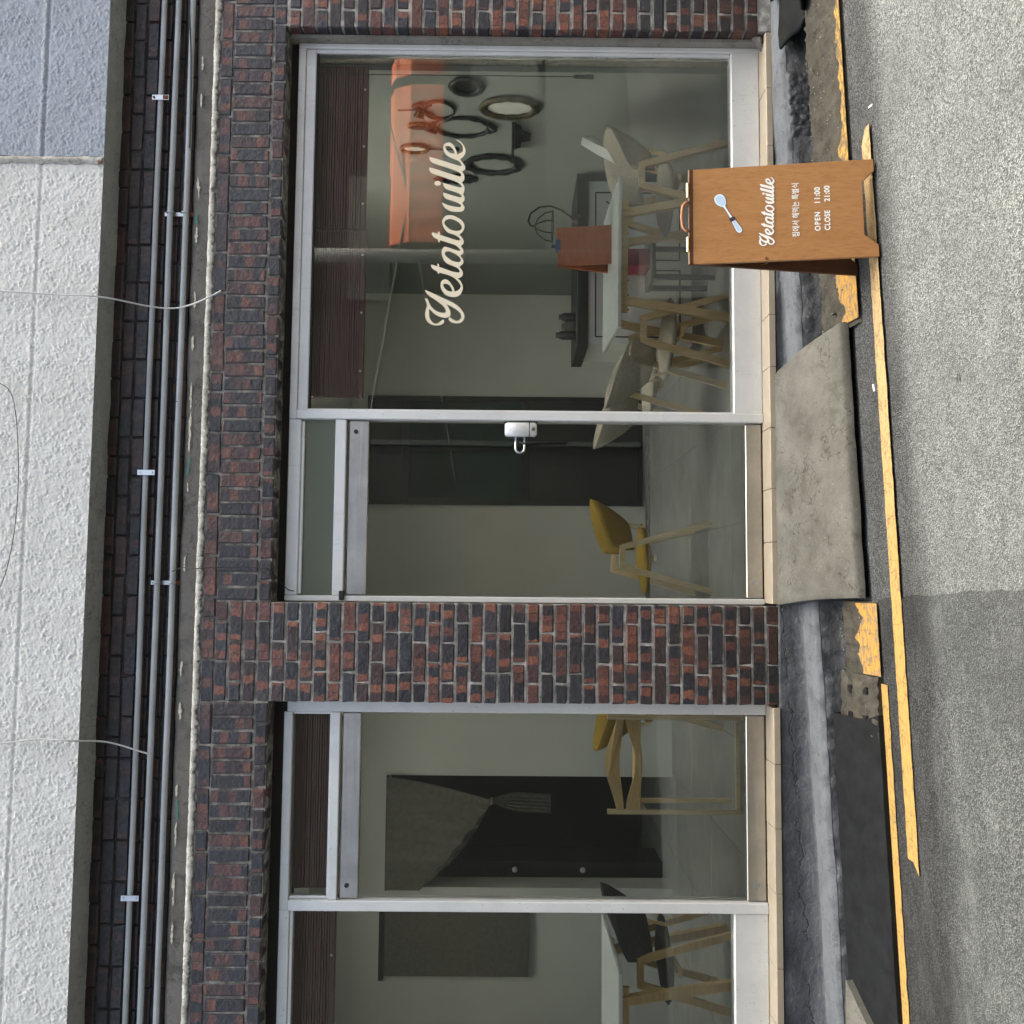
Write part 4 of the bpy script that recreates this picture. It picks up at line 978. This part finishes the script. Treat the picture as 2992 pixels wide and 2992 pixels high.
# ------------------------------------------------------------------ the room behind the glass
FZ = .0
fl = MB().box(-3.9, 2.72, .19, 4.2, -.14, -.012).build('floor', 'mortar_mid'); tag(fl, 'tiled floor inside the shop', None, kind='structure')
me = MB().box(-.299, .299, -.299, .299, -.012, 0, .002).mesh('floor_tile', 'floor_in')
for i in range(11):
    for j in range(6):
        x, y = 2.42-.6*i, .50+.6*j
        link('floor_tile', me, fl, (x, y, random.uniform(-.0006, .0006)))
MB().box(.846, 2.72, .145, .19, -.14, .012).box(-3.5, .846, .15, .19, -.14, .008).build('threshold', 'mortar_mid', fl)
def swall(name, x0, x1, y0, y1, z0, z1, mat, label): return tag(MB().box(x0, x1, y0, y1, z0, z1).build(name, mat), label, None, kind='structure')
swall('wall_right', 2.72, 3.0, .301, 4.4, -.14, 3.3, 'wall_side', 'grey-green right wall of the room, hung with old frames')
swall('wall_back', -.45, 2.72, 4.15, 4.4, -.14, 3.3, 'wall_in2', 'plain back wall of the room')
swall('wall_return', -.65, -.45, 2.75, 4.15, -.14, 3.3, 'wall_in', 'short return wall inside the room')
swall('wall_left_back', -1.52, -.65, 2.75, 3.0, -.14, 3.3, 'wall_in', 'wall beside the curtained doorway')
swall('wall_left_back', -3.9, -2.36, 2.75, 3.0, -.14, 3.3, 'wall_in', 'wall left of the curtained doorway')
swall('wall_left_back', -2.36, -1.52, 2.75, 3.0, 2.2, 3.3, 'wall_in', 'wall over the curtained doorway')
swall('wall_left', -4.1, -3.9, .301, 5, -.14, 3.3, 'wall_in', 'left wall of the room')
FILL_OPENINGS = ((-2.70, -1.30, .75, 1.70), (.40, 2.20, .75, 1.75))       # added unseen roof openings that brighten the two halves of the room
cl = MB()
for (a, b) in ((-4.1, FILL_OPENINGS[0][0]), (FILL_OPENINGS[0][1], FILL_OPENINGS[1][0]), (FILL_OPENINGS[1][1], 3.0)): cl.box(a, b, .301, 4.4, 2.78, 3.3)
for (a, b, c_, d_) in FILL_OPENINGS: cl.box(a, b, .301, c_, 2.78, 3.3).box(a, b, d_, 4.4, 2.78, 3.3)
cl = tag(cl.build('ceiling', 'ceil'), 'white ceiling of the room with two added, unseen roof lights that brighten it', None, kind='structure')
for (a, b, c_, d_) in FILL_OPENINGS: bx('added_roof_light_pane', 'frost', cl, a+.002, b-.002, c_+.002, d_-.002, 3.05, 3.058)
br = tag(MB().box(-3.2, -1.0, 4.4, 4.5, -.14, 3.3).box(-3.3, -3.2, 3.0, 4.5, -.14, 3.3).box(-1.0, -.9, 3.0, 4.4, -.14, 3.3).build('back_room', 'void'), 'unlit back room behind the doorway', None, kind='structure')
swall('kitchen_floor', -3.2, -1.0, 3.0, 4.4, -.14, -.005, 'floor_in', 'floor of the back room')
# dark door in the back wall
dd = empty('dark_door', (1.20, 4.15, 0), 'tall black double door with green panes at the back of the room', 'door')
bx('door_frame', 'dark_door', dd, .69, 1.72, 4.10, 4.149, .02, 2.62); bx('kick_panel', 'dark_door', dd, .74, 1.67, 4.085, 4.0995, .06, 1.10, .004)
for x0, x1 in ((.76, 1.19), (1.23, 1.66)): bx('pane', 'dark_glass', dd, x0, x1, 4.085, 4.0995, 1.15, 2.22, .003)
bx('header', 'dark_door', dd, .74, 1.67, 4.085, 4.0995, 2.28, 2.58, .004)
# curtain
cu = empty('door_curtain', (-1.94, 2.70, 2.19), 'charcoal curtain tied to one side in the left doorway', 'curtain')
m = MB(); nu, nv = 48, 40
def cfn(i, j):
    u, t = i/nu, j/nv
    # gathered to the tie point on the right (x = .25)
    if t < .42:
        s = t/.42; w = 1-u; xt = -.42+.84*u; xb = .25-.67*w; zb = -.80+.53*w**1.7
        x = xt+(xb-xt)*s**1.4; z = zb*s
    else:
        s = (t-.42)/.58; x = .25+(.02+.10*math.sin(min(1, s*2)*1.57))*(u-.5)*1.2-.02*s; z = -.80-.45*s
        if u < .05: pass
    return (x, -.03+.02*math.sin(u*34)*(.4+.6*min(1, t*2)), z)
m.grid(nu+1, nv+1, cfn); m.build('cloth', 'curtain', cu, True)
MB().tube([(-.43, 0, .0), (.43, 0, 0)], .010, 8).build('rod', 'black', cu)
MB().tube([(.23, -.06, -.80), (.25, -.065, -.805), (.28, -.05, -.80)], .012, 8).build('tie_band', 'curtain', cu, True)
for zk in (1.205, .653):
    o = MB().tube([(0, 0, 0), (0, -.012, 0), (0, -.02, 0), (0, -.032, 0), (0, -.036, 0)], [.012, .012, .022, .022, .010], 14).build('door_knob', 'paper', br, True); o.location = (-2.357, 3.2, zk)
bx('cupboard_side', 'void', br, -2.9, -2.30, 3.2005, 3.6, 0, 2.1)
pn = empty('wall_panel', (-2.74, 2.74, 1.10), 'dark roller-blind panel on the wall behind the left window', 'panel')
bx('panel_board', 'curtain', pn, -3.0, -2.47, 2.70, 2.748, 1.10, 2.20); bx('panel_rail', 'black', pn, -3.03, -2.44, 2.685, 2.735, 2.2005, 2.235)

# raised wooden blinds
def blind(x0, x1, z0, z1, label, cord):
    e = empty('wooden_blind', ((x0+x1)/2, .25, z1), label, 'blind', 'raised blinds')
    n = max(4, int((z1-z0-.06)/.0125)); L_ = (x1-x0)/2
    sm = MB().box(-L_, L_, -.025, .025, -.0042, .0042).mesh('slat', 'blind')
    for i in range(n): s = link('slat', sm, e, (0, random.uniform(-.003, .003), -.045-(z1-z0-.075)*i/(n-1)), (random.uniform(-.05, .05), 0, 0))
    MB().box(-L_, L_, -.028, .028, -.04, 0).build('head_rail', 'blind', e); MB().box(-L_, L_, -.026, .026, -(z1-z0), -(z1-z0)+.022).build('bottom_rail', 'blind', e)
    for k in range(3):
        xx = -L_*.7+L_*.7*k; MB().tube([(xx, -.0275, -(z1-z0)+.012), (xx, -.030, -(z1-z0)+.012)], .006, 8).build('cord_button', 'paper', e)
    if cord:
        MB().tube([(L_-.05, -.03, -.04), (L_-.052, -.034, .96-z1)], .0022, 6).build('pull_cord', 'black', e)
        MB().tube([(L_-.052, -.034, .965-z1), (L_-.052, -.034, .945-z1), (L_-.052, -.034, .93-z1), (L_-.052, -.034, .86-z1), (L_-.052, -.034, .855-z1)], [.005, .011, .010, .013, .008], 10).build('tassel', 'black', e, True)
    return e
random.seed(2)
blind(1.815, 2.70, 2.05, 2.345, 'raised dark wooden blind with a black pull cord at the window right side', True)
blind(.93, 1.805, 2.045, 2.345, 'raised dark wooden blind beside the door in the lettered window', False)
blind(-1.535, -.68, 2.135, 2.345, 'raised dark wooden blind behind the transom left of the pillar', False)
blind(-3.3, -1.60, 2.125, 2.345, 'raised dark wooden blind at the top of the left shop window', False)

# chairs: upholstered shell on two inverted-V wooden side frames
def chair(loc, rz, fab, wood, label):
    e = empty('armchair', loc, label, 'chair', 'upholstered chairs in the shop', rz=rz)
    # local: faces -x, back at +x
    m = MB(); nu, nv = 28, 9
    def seat(i, j):
        a = 2*math.pi*i/nu; ph = -math.pi/2+math.pi*j/(nv-1); r = math.cos(ph); k = .85+.15*abs(math.cos(2*a))
        return (.215*r*math.cos(a)*k*1.1-.0, .215*r*math.sin(a)*k*1.1, .395+.036*math.sin(ph)+.012*(r*math.cos(a)))
    m.grid(nu, nv, seat, True); m.build('seat', fab, e, True)
    m = MB(); nu, nv = 36, 10       # wrap-around back shell, closed section, leaning back
    def back(i, j):
        a = R(-78+156*i/(nu-1)); q = 2*math.pi*j/nv
        rise = max(0, math.cos(a))**.8; top = .585+.165*rise; bot = .475+.02*rise
        zc = (top+bot)/2; hh = (top-bot)/2; th = .026*(.35+.65*max(.05, math.cos(a*.93)))
        z = zc+hh*math.sin(q); lean = (z-.47)*.60*rise
        rr = .205+lean+th*math.cos(q)
        return (rr*math.cos(a)*1.05+.0, (rr+.01)*math.sin(a), z)
    o = len(m.v)
    for i in range(nu):
        for j in range(nv): m.v.append(back(i, j))
    for i in range(nu-1):
        for j in range(nv): m.f.append((i*nv+j, (i+1)*nv+j, (i+1)*nv+(j+1) % nv, i*nv+(j+1) % nv))
    m.f.append(tuple(range(nv))); m.f.append(tuple((nu-1)*nv+j for j in range(nv)))
    m.build('backrest', fab, e, True)
    for s in (-1, 1):
        y = s*.235
        MB().bar((-.075, y, .563), (.075, y, .563), .030, .034).build('arm', wood, e)
        MB().bar((-.062, y, .562), (-.215, y*1.08, .0), .030, .036, (1, 0, 0)).build('leg', wood, e)
        MB().bar((.062, y, .562), (.215, y*1.08, .0), .030, .036, (1, 0, 0)).build('leg', wood, e)
    MB().bar((0, -.235, .352), (0, .235, .352), .045, .020).build('cross_rail', wood, e)
    for s in (-.1, .1): MB().bar((.205, s, .40), (.225, s, .50), .03, .012, (1, 0, 0)).build('back_bracket', wood, e)
    return e
chair((2.22, .72, 0), R(4), 'grey_fab', 'ash', 'grey armchair with pale wooden legs at the right end of the table')
chair((1.36, .66, 0), R(178), 'grey_fab', 'ash', 'grey armchair with pale legs at the left end of the table')
chair((1.22, 1.30, 0), R(174), 'grey_fab', 'ash', 'second grey armchair behind the one at the left of the table')
chair((.135, 1.58, 0), R(2), 'yel_fab', 'ash', 'mustard yellow armchair standing alone seen through the glass door')
chair((-2.10, .82, 0), R(5), 'dark_fab', 'oak', 'charcoal armchair with wooden legs at the left window table')
# wooden chair seen from behind
wc = empty('wooden_chair', (-1.0, .62, 0), 'plywood chair seen from behind with two curved back slats and a foot rail', 'chair')
for s in (-1, 1):
    MB().bar((s*.252, 0, .0), (s*.252, 0, .735), .022, .030, (0, 1, 0)).build('post', 'ash', wc); MB().bar((s*.252, .27, .0), (s*.252, .25, .56), .022, .030, (0, 1, 0)).build('leg', 'ash', wc)
    MB().bar((s*.252, .015, .535), (s*.252, .25, .535), .018, .030, (0, 0, 1)).build('side_rail', 'ash', wc)
MB().bar((-.24, 0, .028), (.24, 0, .028), .022, .022).build('foot_rail', 'ash', wc)
for zc, hh, sg in ((.685, .036, 1), (.580, .036, -1)):
    poly = []; n = 24
    for i in range(n+1): u = -.25+.5*i/n; poly.append((u, zc-hh*.8+sg*.018*math.cos(u/.25*math.pi)*1.0*(.5)))
    for i in range(n, -1, -1): u = -.25+.5*i/n; poly.append((u, zc+hh*.8+sg*.030*(math.cos(u/.25*math.pi*.9))))
    MB().prism(poly, lambda u, v, d: (u, d+.04*(1-(u/.25)**2), v), -.012, .006).build('back_slat', 'oak', wc)
MB().box(-.235, .235, .05, .26, .545, .565, .004).build('seat', 'oak', wc)
# a further mustard chair behind it
chair((-.66, 1.30, 0), R(180), 'yel_fab', 'ash', 'mustard armchair half hidden behind the brick pillar')

def table(loc, rz, w, d_, h, label, wood):
    e = empty('table', loc, label, 'table', 'white topped tables', rz=rz)
    MB().box(-w/2, w/2, -d_/2, d_/2, h-.022, h, .004).build('table_top', 'table', e)
    MB().box(-w/2+.10, w/2-.10, -d_/2+.08, -d_/2+.10, h-.065, h-.0225).box(-w/2+.10, w/2-.10, d_/2-.10, d_/2-.08, h-.065, h-.0225).build('apron', wood, e)
    for sx in (-1, 1):
        for sy_ in (-1, 1):
            MB().bar((sx*(w/2-.17), sy_*(d_/2-.09), h-.0225), (sx*(w/2-.05), sy_*(d_/2-.05), 0), .042, .042, (0, 1, 0)).build('leg', wood, e)
    return e
table((1.755, .66, 0), R(-4), .80, .74, .72, 'white topped table with splayed wooden legs behind the lettered window', 'ash')
table((-2.46, .66, 0), R(0), 1.02, .80, .72, 'white topped table with wooden legs behind the left shop window', 'oak')
# things on and behind the table
cb = empty('menu_board', (1.885, .62, .72), 'rust red clipboard menus with a blue clip standing on the table', 'menu')
MB().add([(-.115, -.04, 0), (.115, -.02, 0), (.115, .035, .305), (-.115, .01, .300), (-.115, -.028, 0), (.115, -.008, 0), (.115, .047, .305), (-.115, .022, .300)], [(0, 1, 2, 3), (7, 6, 5, 4), (0, 4, 5, 1), (1, 5, 6, 2), (2, 6, 7, 3), (3, 7, 4, 0)]).build('clipboard', 'orange_board', cb)
MB().add([(-.105, .15, 0), (.12, .16, 0), (.115, .055, .30), (-.11, .035, .295), (-.105, .162, 0), (.12, .172, 0), (.115, .067, .30), (-.11, .047, .295)], [(0, 1, 2, 3), (7, 6, 5, 4), (0, 4, 5, 1), (1, 5, 6, 2), (2, 6, 7, 3), (3, 7, 4, 0)]).build('clipboard', 'orange_board', cb)
MB().box(-.035, .035, -.006, .03, .285, .312, .004).tube([(0, .012, .312), (0, .012, .335)], .010, 8).build('clip', 'blue_clip', cb)
lp = empty('wire_lamp', (2.28, 1.25, .845), 'black wrought iron hook lamp with a wire cage behind the table', 'lamp')
MB().tube([(0, 0, 0), (0, 0, .03), (.03, 0, .06), (.075, 0, .12), (.10, 0, .19), (.09, 0, .26), (.05, 0, .315), (0, 0, .33), (-.03, 0, .315), (-.035, 0, .29)], .006, 8).build('hook', 'black', lp, True)
for a in range(0, 180, 45):
    c_, s_ = math.cos(R(a)), math.sin(R(a)); MB().tube([(-.035, 0, .29), (-.035+.05*c_, .05*s_, .27), (-.035+.09*c_, .09*s_, .22), (-.035+.10*c_, .10*s_, .175)], .0035, 6).build('cage_wire', 'black', lp, True)
    MB().tube([(-.035, 0, .29), (-.035-.05*c_, -.05*s_, .27), (-.035-.09*c_, -.09*s_, .22), (-.035-.10*c_, -.10*s_, .175)], .0035, 6).build('cage_wire', 'black', lp, True)
MB().tube([(-.035+.10*math.cos(R(20*i)), .10*math.sin(R(20*i)), .175) for i in range(19)], .0035, 6).build('cage_ring', 'black', lp, True)
MB().tube([(0, 0, 0), (0, 0, .02), (0, 0, .05)], [.045, .04, .012], 14).build('lamp_base', 'black', lp, True)
cab = empty('sideboard', (2.10, 1.75, 0), 'white sideboard with black line drawings and dark top behind the table', 'sideboard')
bx('body', 'paper', cab, 1.55, 2.66, 1.50, 2.0, .08, .77, .004); bx('worktop', 'black', cab, 1.52, 2.70, 1.47, 2.03, .7705, .845, .004)
for (u0, u1, v0, v1) in ((1.60, 2.05, .16, .72), (2.12, 2.58, .16, .72)):
    MB().bar((u0-2.10, -.253, v0), (u1-2.10, -.253, v0), .003, .008).bar((u0-2.10, -.253, v1), (u1-2.10, -.253, v1), .003, .008).bar((u0-2.10, -.253, v0), (u0-2.10, -.253, v1), .003, .008, (1, 0, 0)).bar((u1-2.10, -.253, v0), (u1-2.10, -.253, v1), .003, .008, (1, 0, 0)).build('drawn_frame', 'black', cab)
    for k in range(4):
        cx = u0+.08+.1*k-2.10; MB().tube([(cx+.02*math.sin(t*1.3), -.252, .50+.025*t) for t in range(7)], .005, 6).build('drawn_line', 'black', cab)
pb = empty('storage_box', (2.03, 1.30, .405), 'small raspberry red box on a stool under the lettered window table', 'box'); bx('carton', 'pink', pb, 1.975, 2.09, 1.20, 1.38, .405, .555, .006); bx('lid', 'pink', pb, 1.972, 2.093, 1.197, 1.383, .556, .588, .006)
stl = empty('stool', (2.03, 1.30, 0), 'low dark stool under the table carrying the raspberry box', 'stool'); bx('stool_seat', 'curtain', stl, 1.88, 2.20, 1.15, 1.43, .375, .404, .006)
for dx in (-.13, .13):
    for dy in (-.11, .11): bx('leg', 'black', stl, 2.03+dx-.014, 2.03+dx+.014, 1.29+dy-.014, 1.29+dy+.014, 0, .374)
jar = None
for k, (x, h, r_, mt) in enumerate(((1.64, .13, .030, 'black'), (1.70, .09, .036, 'curtain'), (1.765, .11, .028, 'black'))):
    o = MB().tube([(0, 0, 0), (0, 0, .01), (0, 0, h*.7), (0, 0, h*.85), (0, 0, h)], [r_, r_*1.02, r_, r_*.6, r_*.62], 14).build('jar', mt, None, True); o.location = (x, 1.62, .846)
    tag(o, ('tall dark jar nearest the door on the sideboard', 'squat brown jar between two dark jars on the sideboard', 'dark jar standing rightmost of the three jars on the sideboard')[k], 'jar', 'jars on the sideboard')
# leaning leaflets over the right chair
o = MB().add([(0, 0, 0), (.06, .01, -.005), (.13, .015, .07), (.17, .0, .14), (.16, -.01, .20), (.12, .01, .205), (.06, .02, .10), (.075, -.03, .055), (.115, -.02, .13)], [(0, 1, 7), (1, 2, 7), (7, 2, 8), (2, 3, 8), (3, 4, 8), (4, 5, 8), (8, 5, 6), (7, 8, 6), (0, 7, 6)]).build('leaflet_sheet', 'paper'); o.location = (2.48, .86, .665); o.modifiers.new('t', 'SOLIDIFY').thickness = .004; tag(o, 'white crumpled leaflet propped on the right grey armchair', 'paper')

# old frames on the right wall (they hang flat on it, facing left)
XW = 2.719
def ring(name, y, z, ry, rz_, w, mat, label, cat, ornament=0, fill=None, seed=1):
    e = empty(name, (XW, y, z), label, cat, 'old frames on the right wall')
    m = MB(); nu, nv = 64, 8
    def fn(i, j):
        a = 2*math.pi*i/nu; q = 2*math.pi*j/nv; b = 1+ornament*(.5*math.sin(a*11+seed)+.6*fbm(math.cos(a)*4+seed, math.sin(a)*4, j*.3))
        r = (w*b)*math.cos(q)
        return (-.012-.011*math.sin(q)*b, (ry-w+r)*math.cos(a), (rz_-w+r)*math.sin(a))
    for i in range(nu):
        for j in range(nv): m.v.append(fn(i, j))
    for i in range(nu):
        for j in range(nv): m.f.append((i*nv+j, ((i+1) % nu)*nv+j, ((i+1) % nu)*nv+(j+1) % nv, i*nv+(j+1) % nv))
    m.build('frame', mat, e, True)
    if fill:
        MB().add([(-.006, (ry-w)*math.cos(2*math.pi*i/40), (rz_-w)*math.sin(2*math.pi*i/40)) for i in range(40)], [tuple(range(40))]).build('plate' if fill != 'mirror' else 'mirror_glass', fill, e)
    return e
ring('oval_plaque', .437, 1.537, .098, .102, .022, 'black', 'dark oval plaque hanging nearest the window on the right wall', 'plaque', .05, 'dark_door')
ring('oval_mirror', .66, 1.30, .130, .180, .026, 'gilt', 'large gilt oval mirror with beaded rim on the right wall', 'mirror', .16, 'wall_in2', 3)
r1 = ring('ribbon_frame', .69, 1.71, .105, .095, .007, 'black', 'thin black hoop frame topped with a bow on the right wall', 'frame', .05)
for s in (-1, 1): MB().tube([(-.012, 0, .10), (-.016, s*.05, .14), (-.016, s*.075, .10), (-.012, s*.02, .085), (-.012, s*.06, .04)], [.012, .014, .012, .010, .008], 8).build('bow', 'black', r1, True)
MB().tube([(-.010, 0, .10), (-.010, .01, .24)], .004, 6).build('hanging_cord', 'black', r1)
r2 = ring('cartouche_frame', .89, 1.585, .125, .170, .012, 'black', 'black scrolled cartouche frame in the middle of the right wall', 'frame', .35, None, 5)
MB().tube([(-.015, -.04, .16), (-.02, 0, .225), (-.015, .04, .16)], [.02, .014, .02], 8).build('crest', 'black', r2, True); MB().tube([(-.015, -.04, -.16), (-.02, 0, -.195), (-.015, .04, -.16)], [.016, .02, .016], 8).build('crest', 'black', r2, True)
ring('small_oval_frame', .876, 1.84, .038, .080, .014, 'gilt', 'small oval frame high on the right wall above the cartouche', 'frame', .2, 'curtain', 2)
r3 = ring('hand_mirror', 1.17, 1.90, .062, .095, .012, 'gilt', 'hand mirror with a long thin handle hanging on the right wall', 'mirror', .2, 'wall_in2', 4)
MB().tube([(-.012, 0, -.09), (-.012, 0, -.24), (-.012, 0, -.255), (-.012, 0, -.275), (-.012, 0, -.285)], [.006, .005, .014, .014, .004], 8).build('handle', 'black', r3, True)
ring('garland_frame', 1.385, 1.405, .150, .200, .030, 'black', 'heavy black garland oval frame farthest from the window', 'frame', .30, None, 7)
ring('butterfly_frame', 1.60, 1.66, .07, .15, .03, 'black', 'narrow dark frame partly behind the cream lettering', 'frame', .4, 'curtain', 9)
shf = empty('wall_shelf', (XW, 1.0, 1.27), 'little black scrolled bracket shelf under the frames', 'shelf')
MB().box(-.10, -.001, -.165, .165, 0, .016).build('shelf_board', 'black', shf); MB().prism([(-.15, -.002), (.15, -.002), (.12, -.04), (.05, -.045), (.03, -.10), (0, -.085), (-.03, -.10), (-.06, -.05), (-.12, -.04)], lambda u, v, d: (d, u, v), -.02, -.001).build('bracket', 'black', shf)

# ------------------------------------------------------------------ across the street (seen only as reflections in the panes)
ob = empty('opposite_house', (2, -5.2, road_z(2)), 'dark brown house across the street mirrored in the panes', 'house')
MB().box(-16, 14, -4, 0, -1.2, 3.75).build('wall', 'opp', ob)
MB().box(1.55, 12, .002, .05, -.3, 1.05).build('render_base', 'opp_pale', ob)
MB().box(1.05, 2.45, .002, .06, 2.78, 3.25).build('sign_panel', 'opp_pale', ob)
for (xa, xb, za, zb) in ((-.55, -.50, 0, 3.3), (-2.95, -2.93, 0, 3.3), (3.3, 4.6, 1.15, 1.9)): MB().box(xa, xb, .002, .05, za, zb).build('wall_panel', 'opp_pale', ob)
for (xa, xb, za, zb) in ((-2, 6, 3.2, 2.2), (-1, 5, 2.0, 3.3)): MB().tube([(xa, .25, za), ((xa+xb)/2, .25, (za+zb)/2-.12), (xb, .25, zb)], .012, 6).build('wall_cable', 'black', ob)
aw = empty('awning', (4.65, -5.24, 2.06), 'orange cloth awning across the street mirrored in the lettered window', 'awning')
def awn(x0, x1):
    MB().add([(x0, .32, .33), (x1, .32, .33), (x1, .23, .52), (x0, .23, .52), (x0, .30, .33), (x1, .30, .33), (x1, .21, .52), (x0, .21, .52)], [(0, 1, 2, 3), (7, 6, 5, 4), (0, 4, 5, 1), (1, 5, 6, 2), (2, 6, 7, 3), (3, 7, 4, 0)]).build('front_board', 'orange', aw)
    MB().add([(x0, .0, .60), (x1, 0, .60), (x1, .21, .522), (x0, .21, .522)], [(0, 1, 2, 3)]).build('roof_cloth', 'orange', aw)
    m = MB(); m.grid(60, 2, lambda i, j: (x0+(x1-x0)*i/59, .318+.012*math.sin(i*.9), .33-.36*j)); m.build('hanging_cloth', 'orange', aw, True)
awn(-1.02, .74); awn(.86, 1.10)
o = MB().tube([(0, 0, -.6), (0, 0, 3), (0, 0, 7)], [.085, .075, .065], 16).build('utility_pole', 'pole', None, True); o.location = (3.50, -5.0, road_z(3.5)); tag(o, 'pale utility pole across the street mirrored beside the lettering', 'pole')
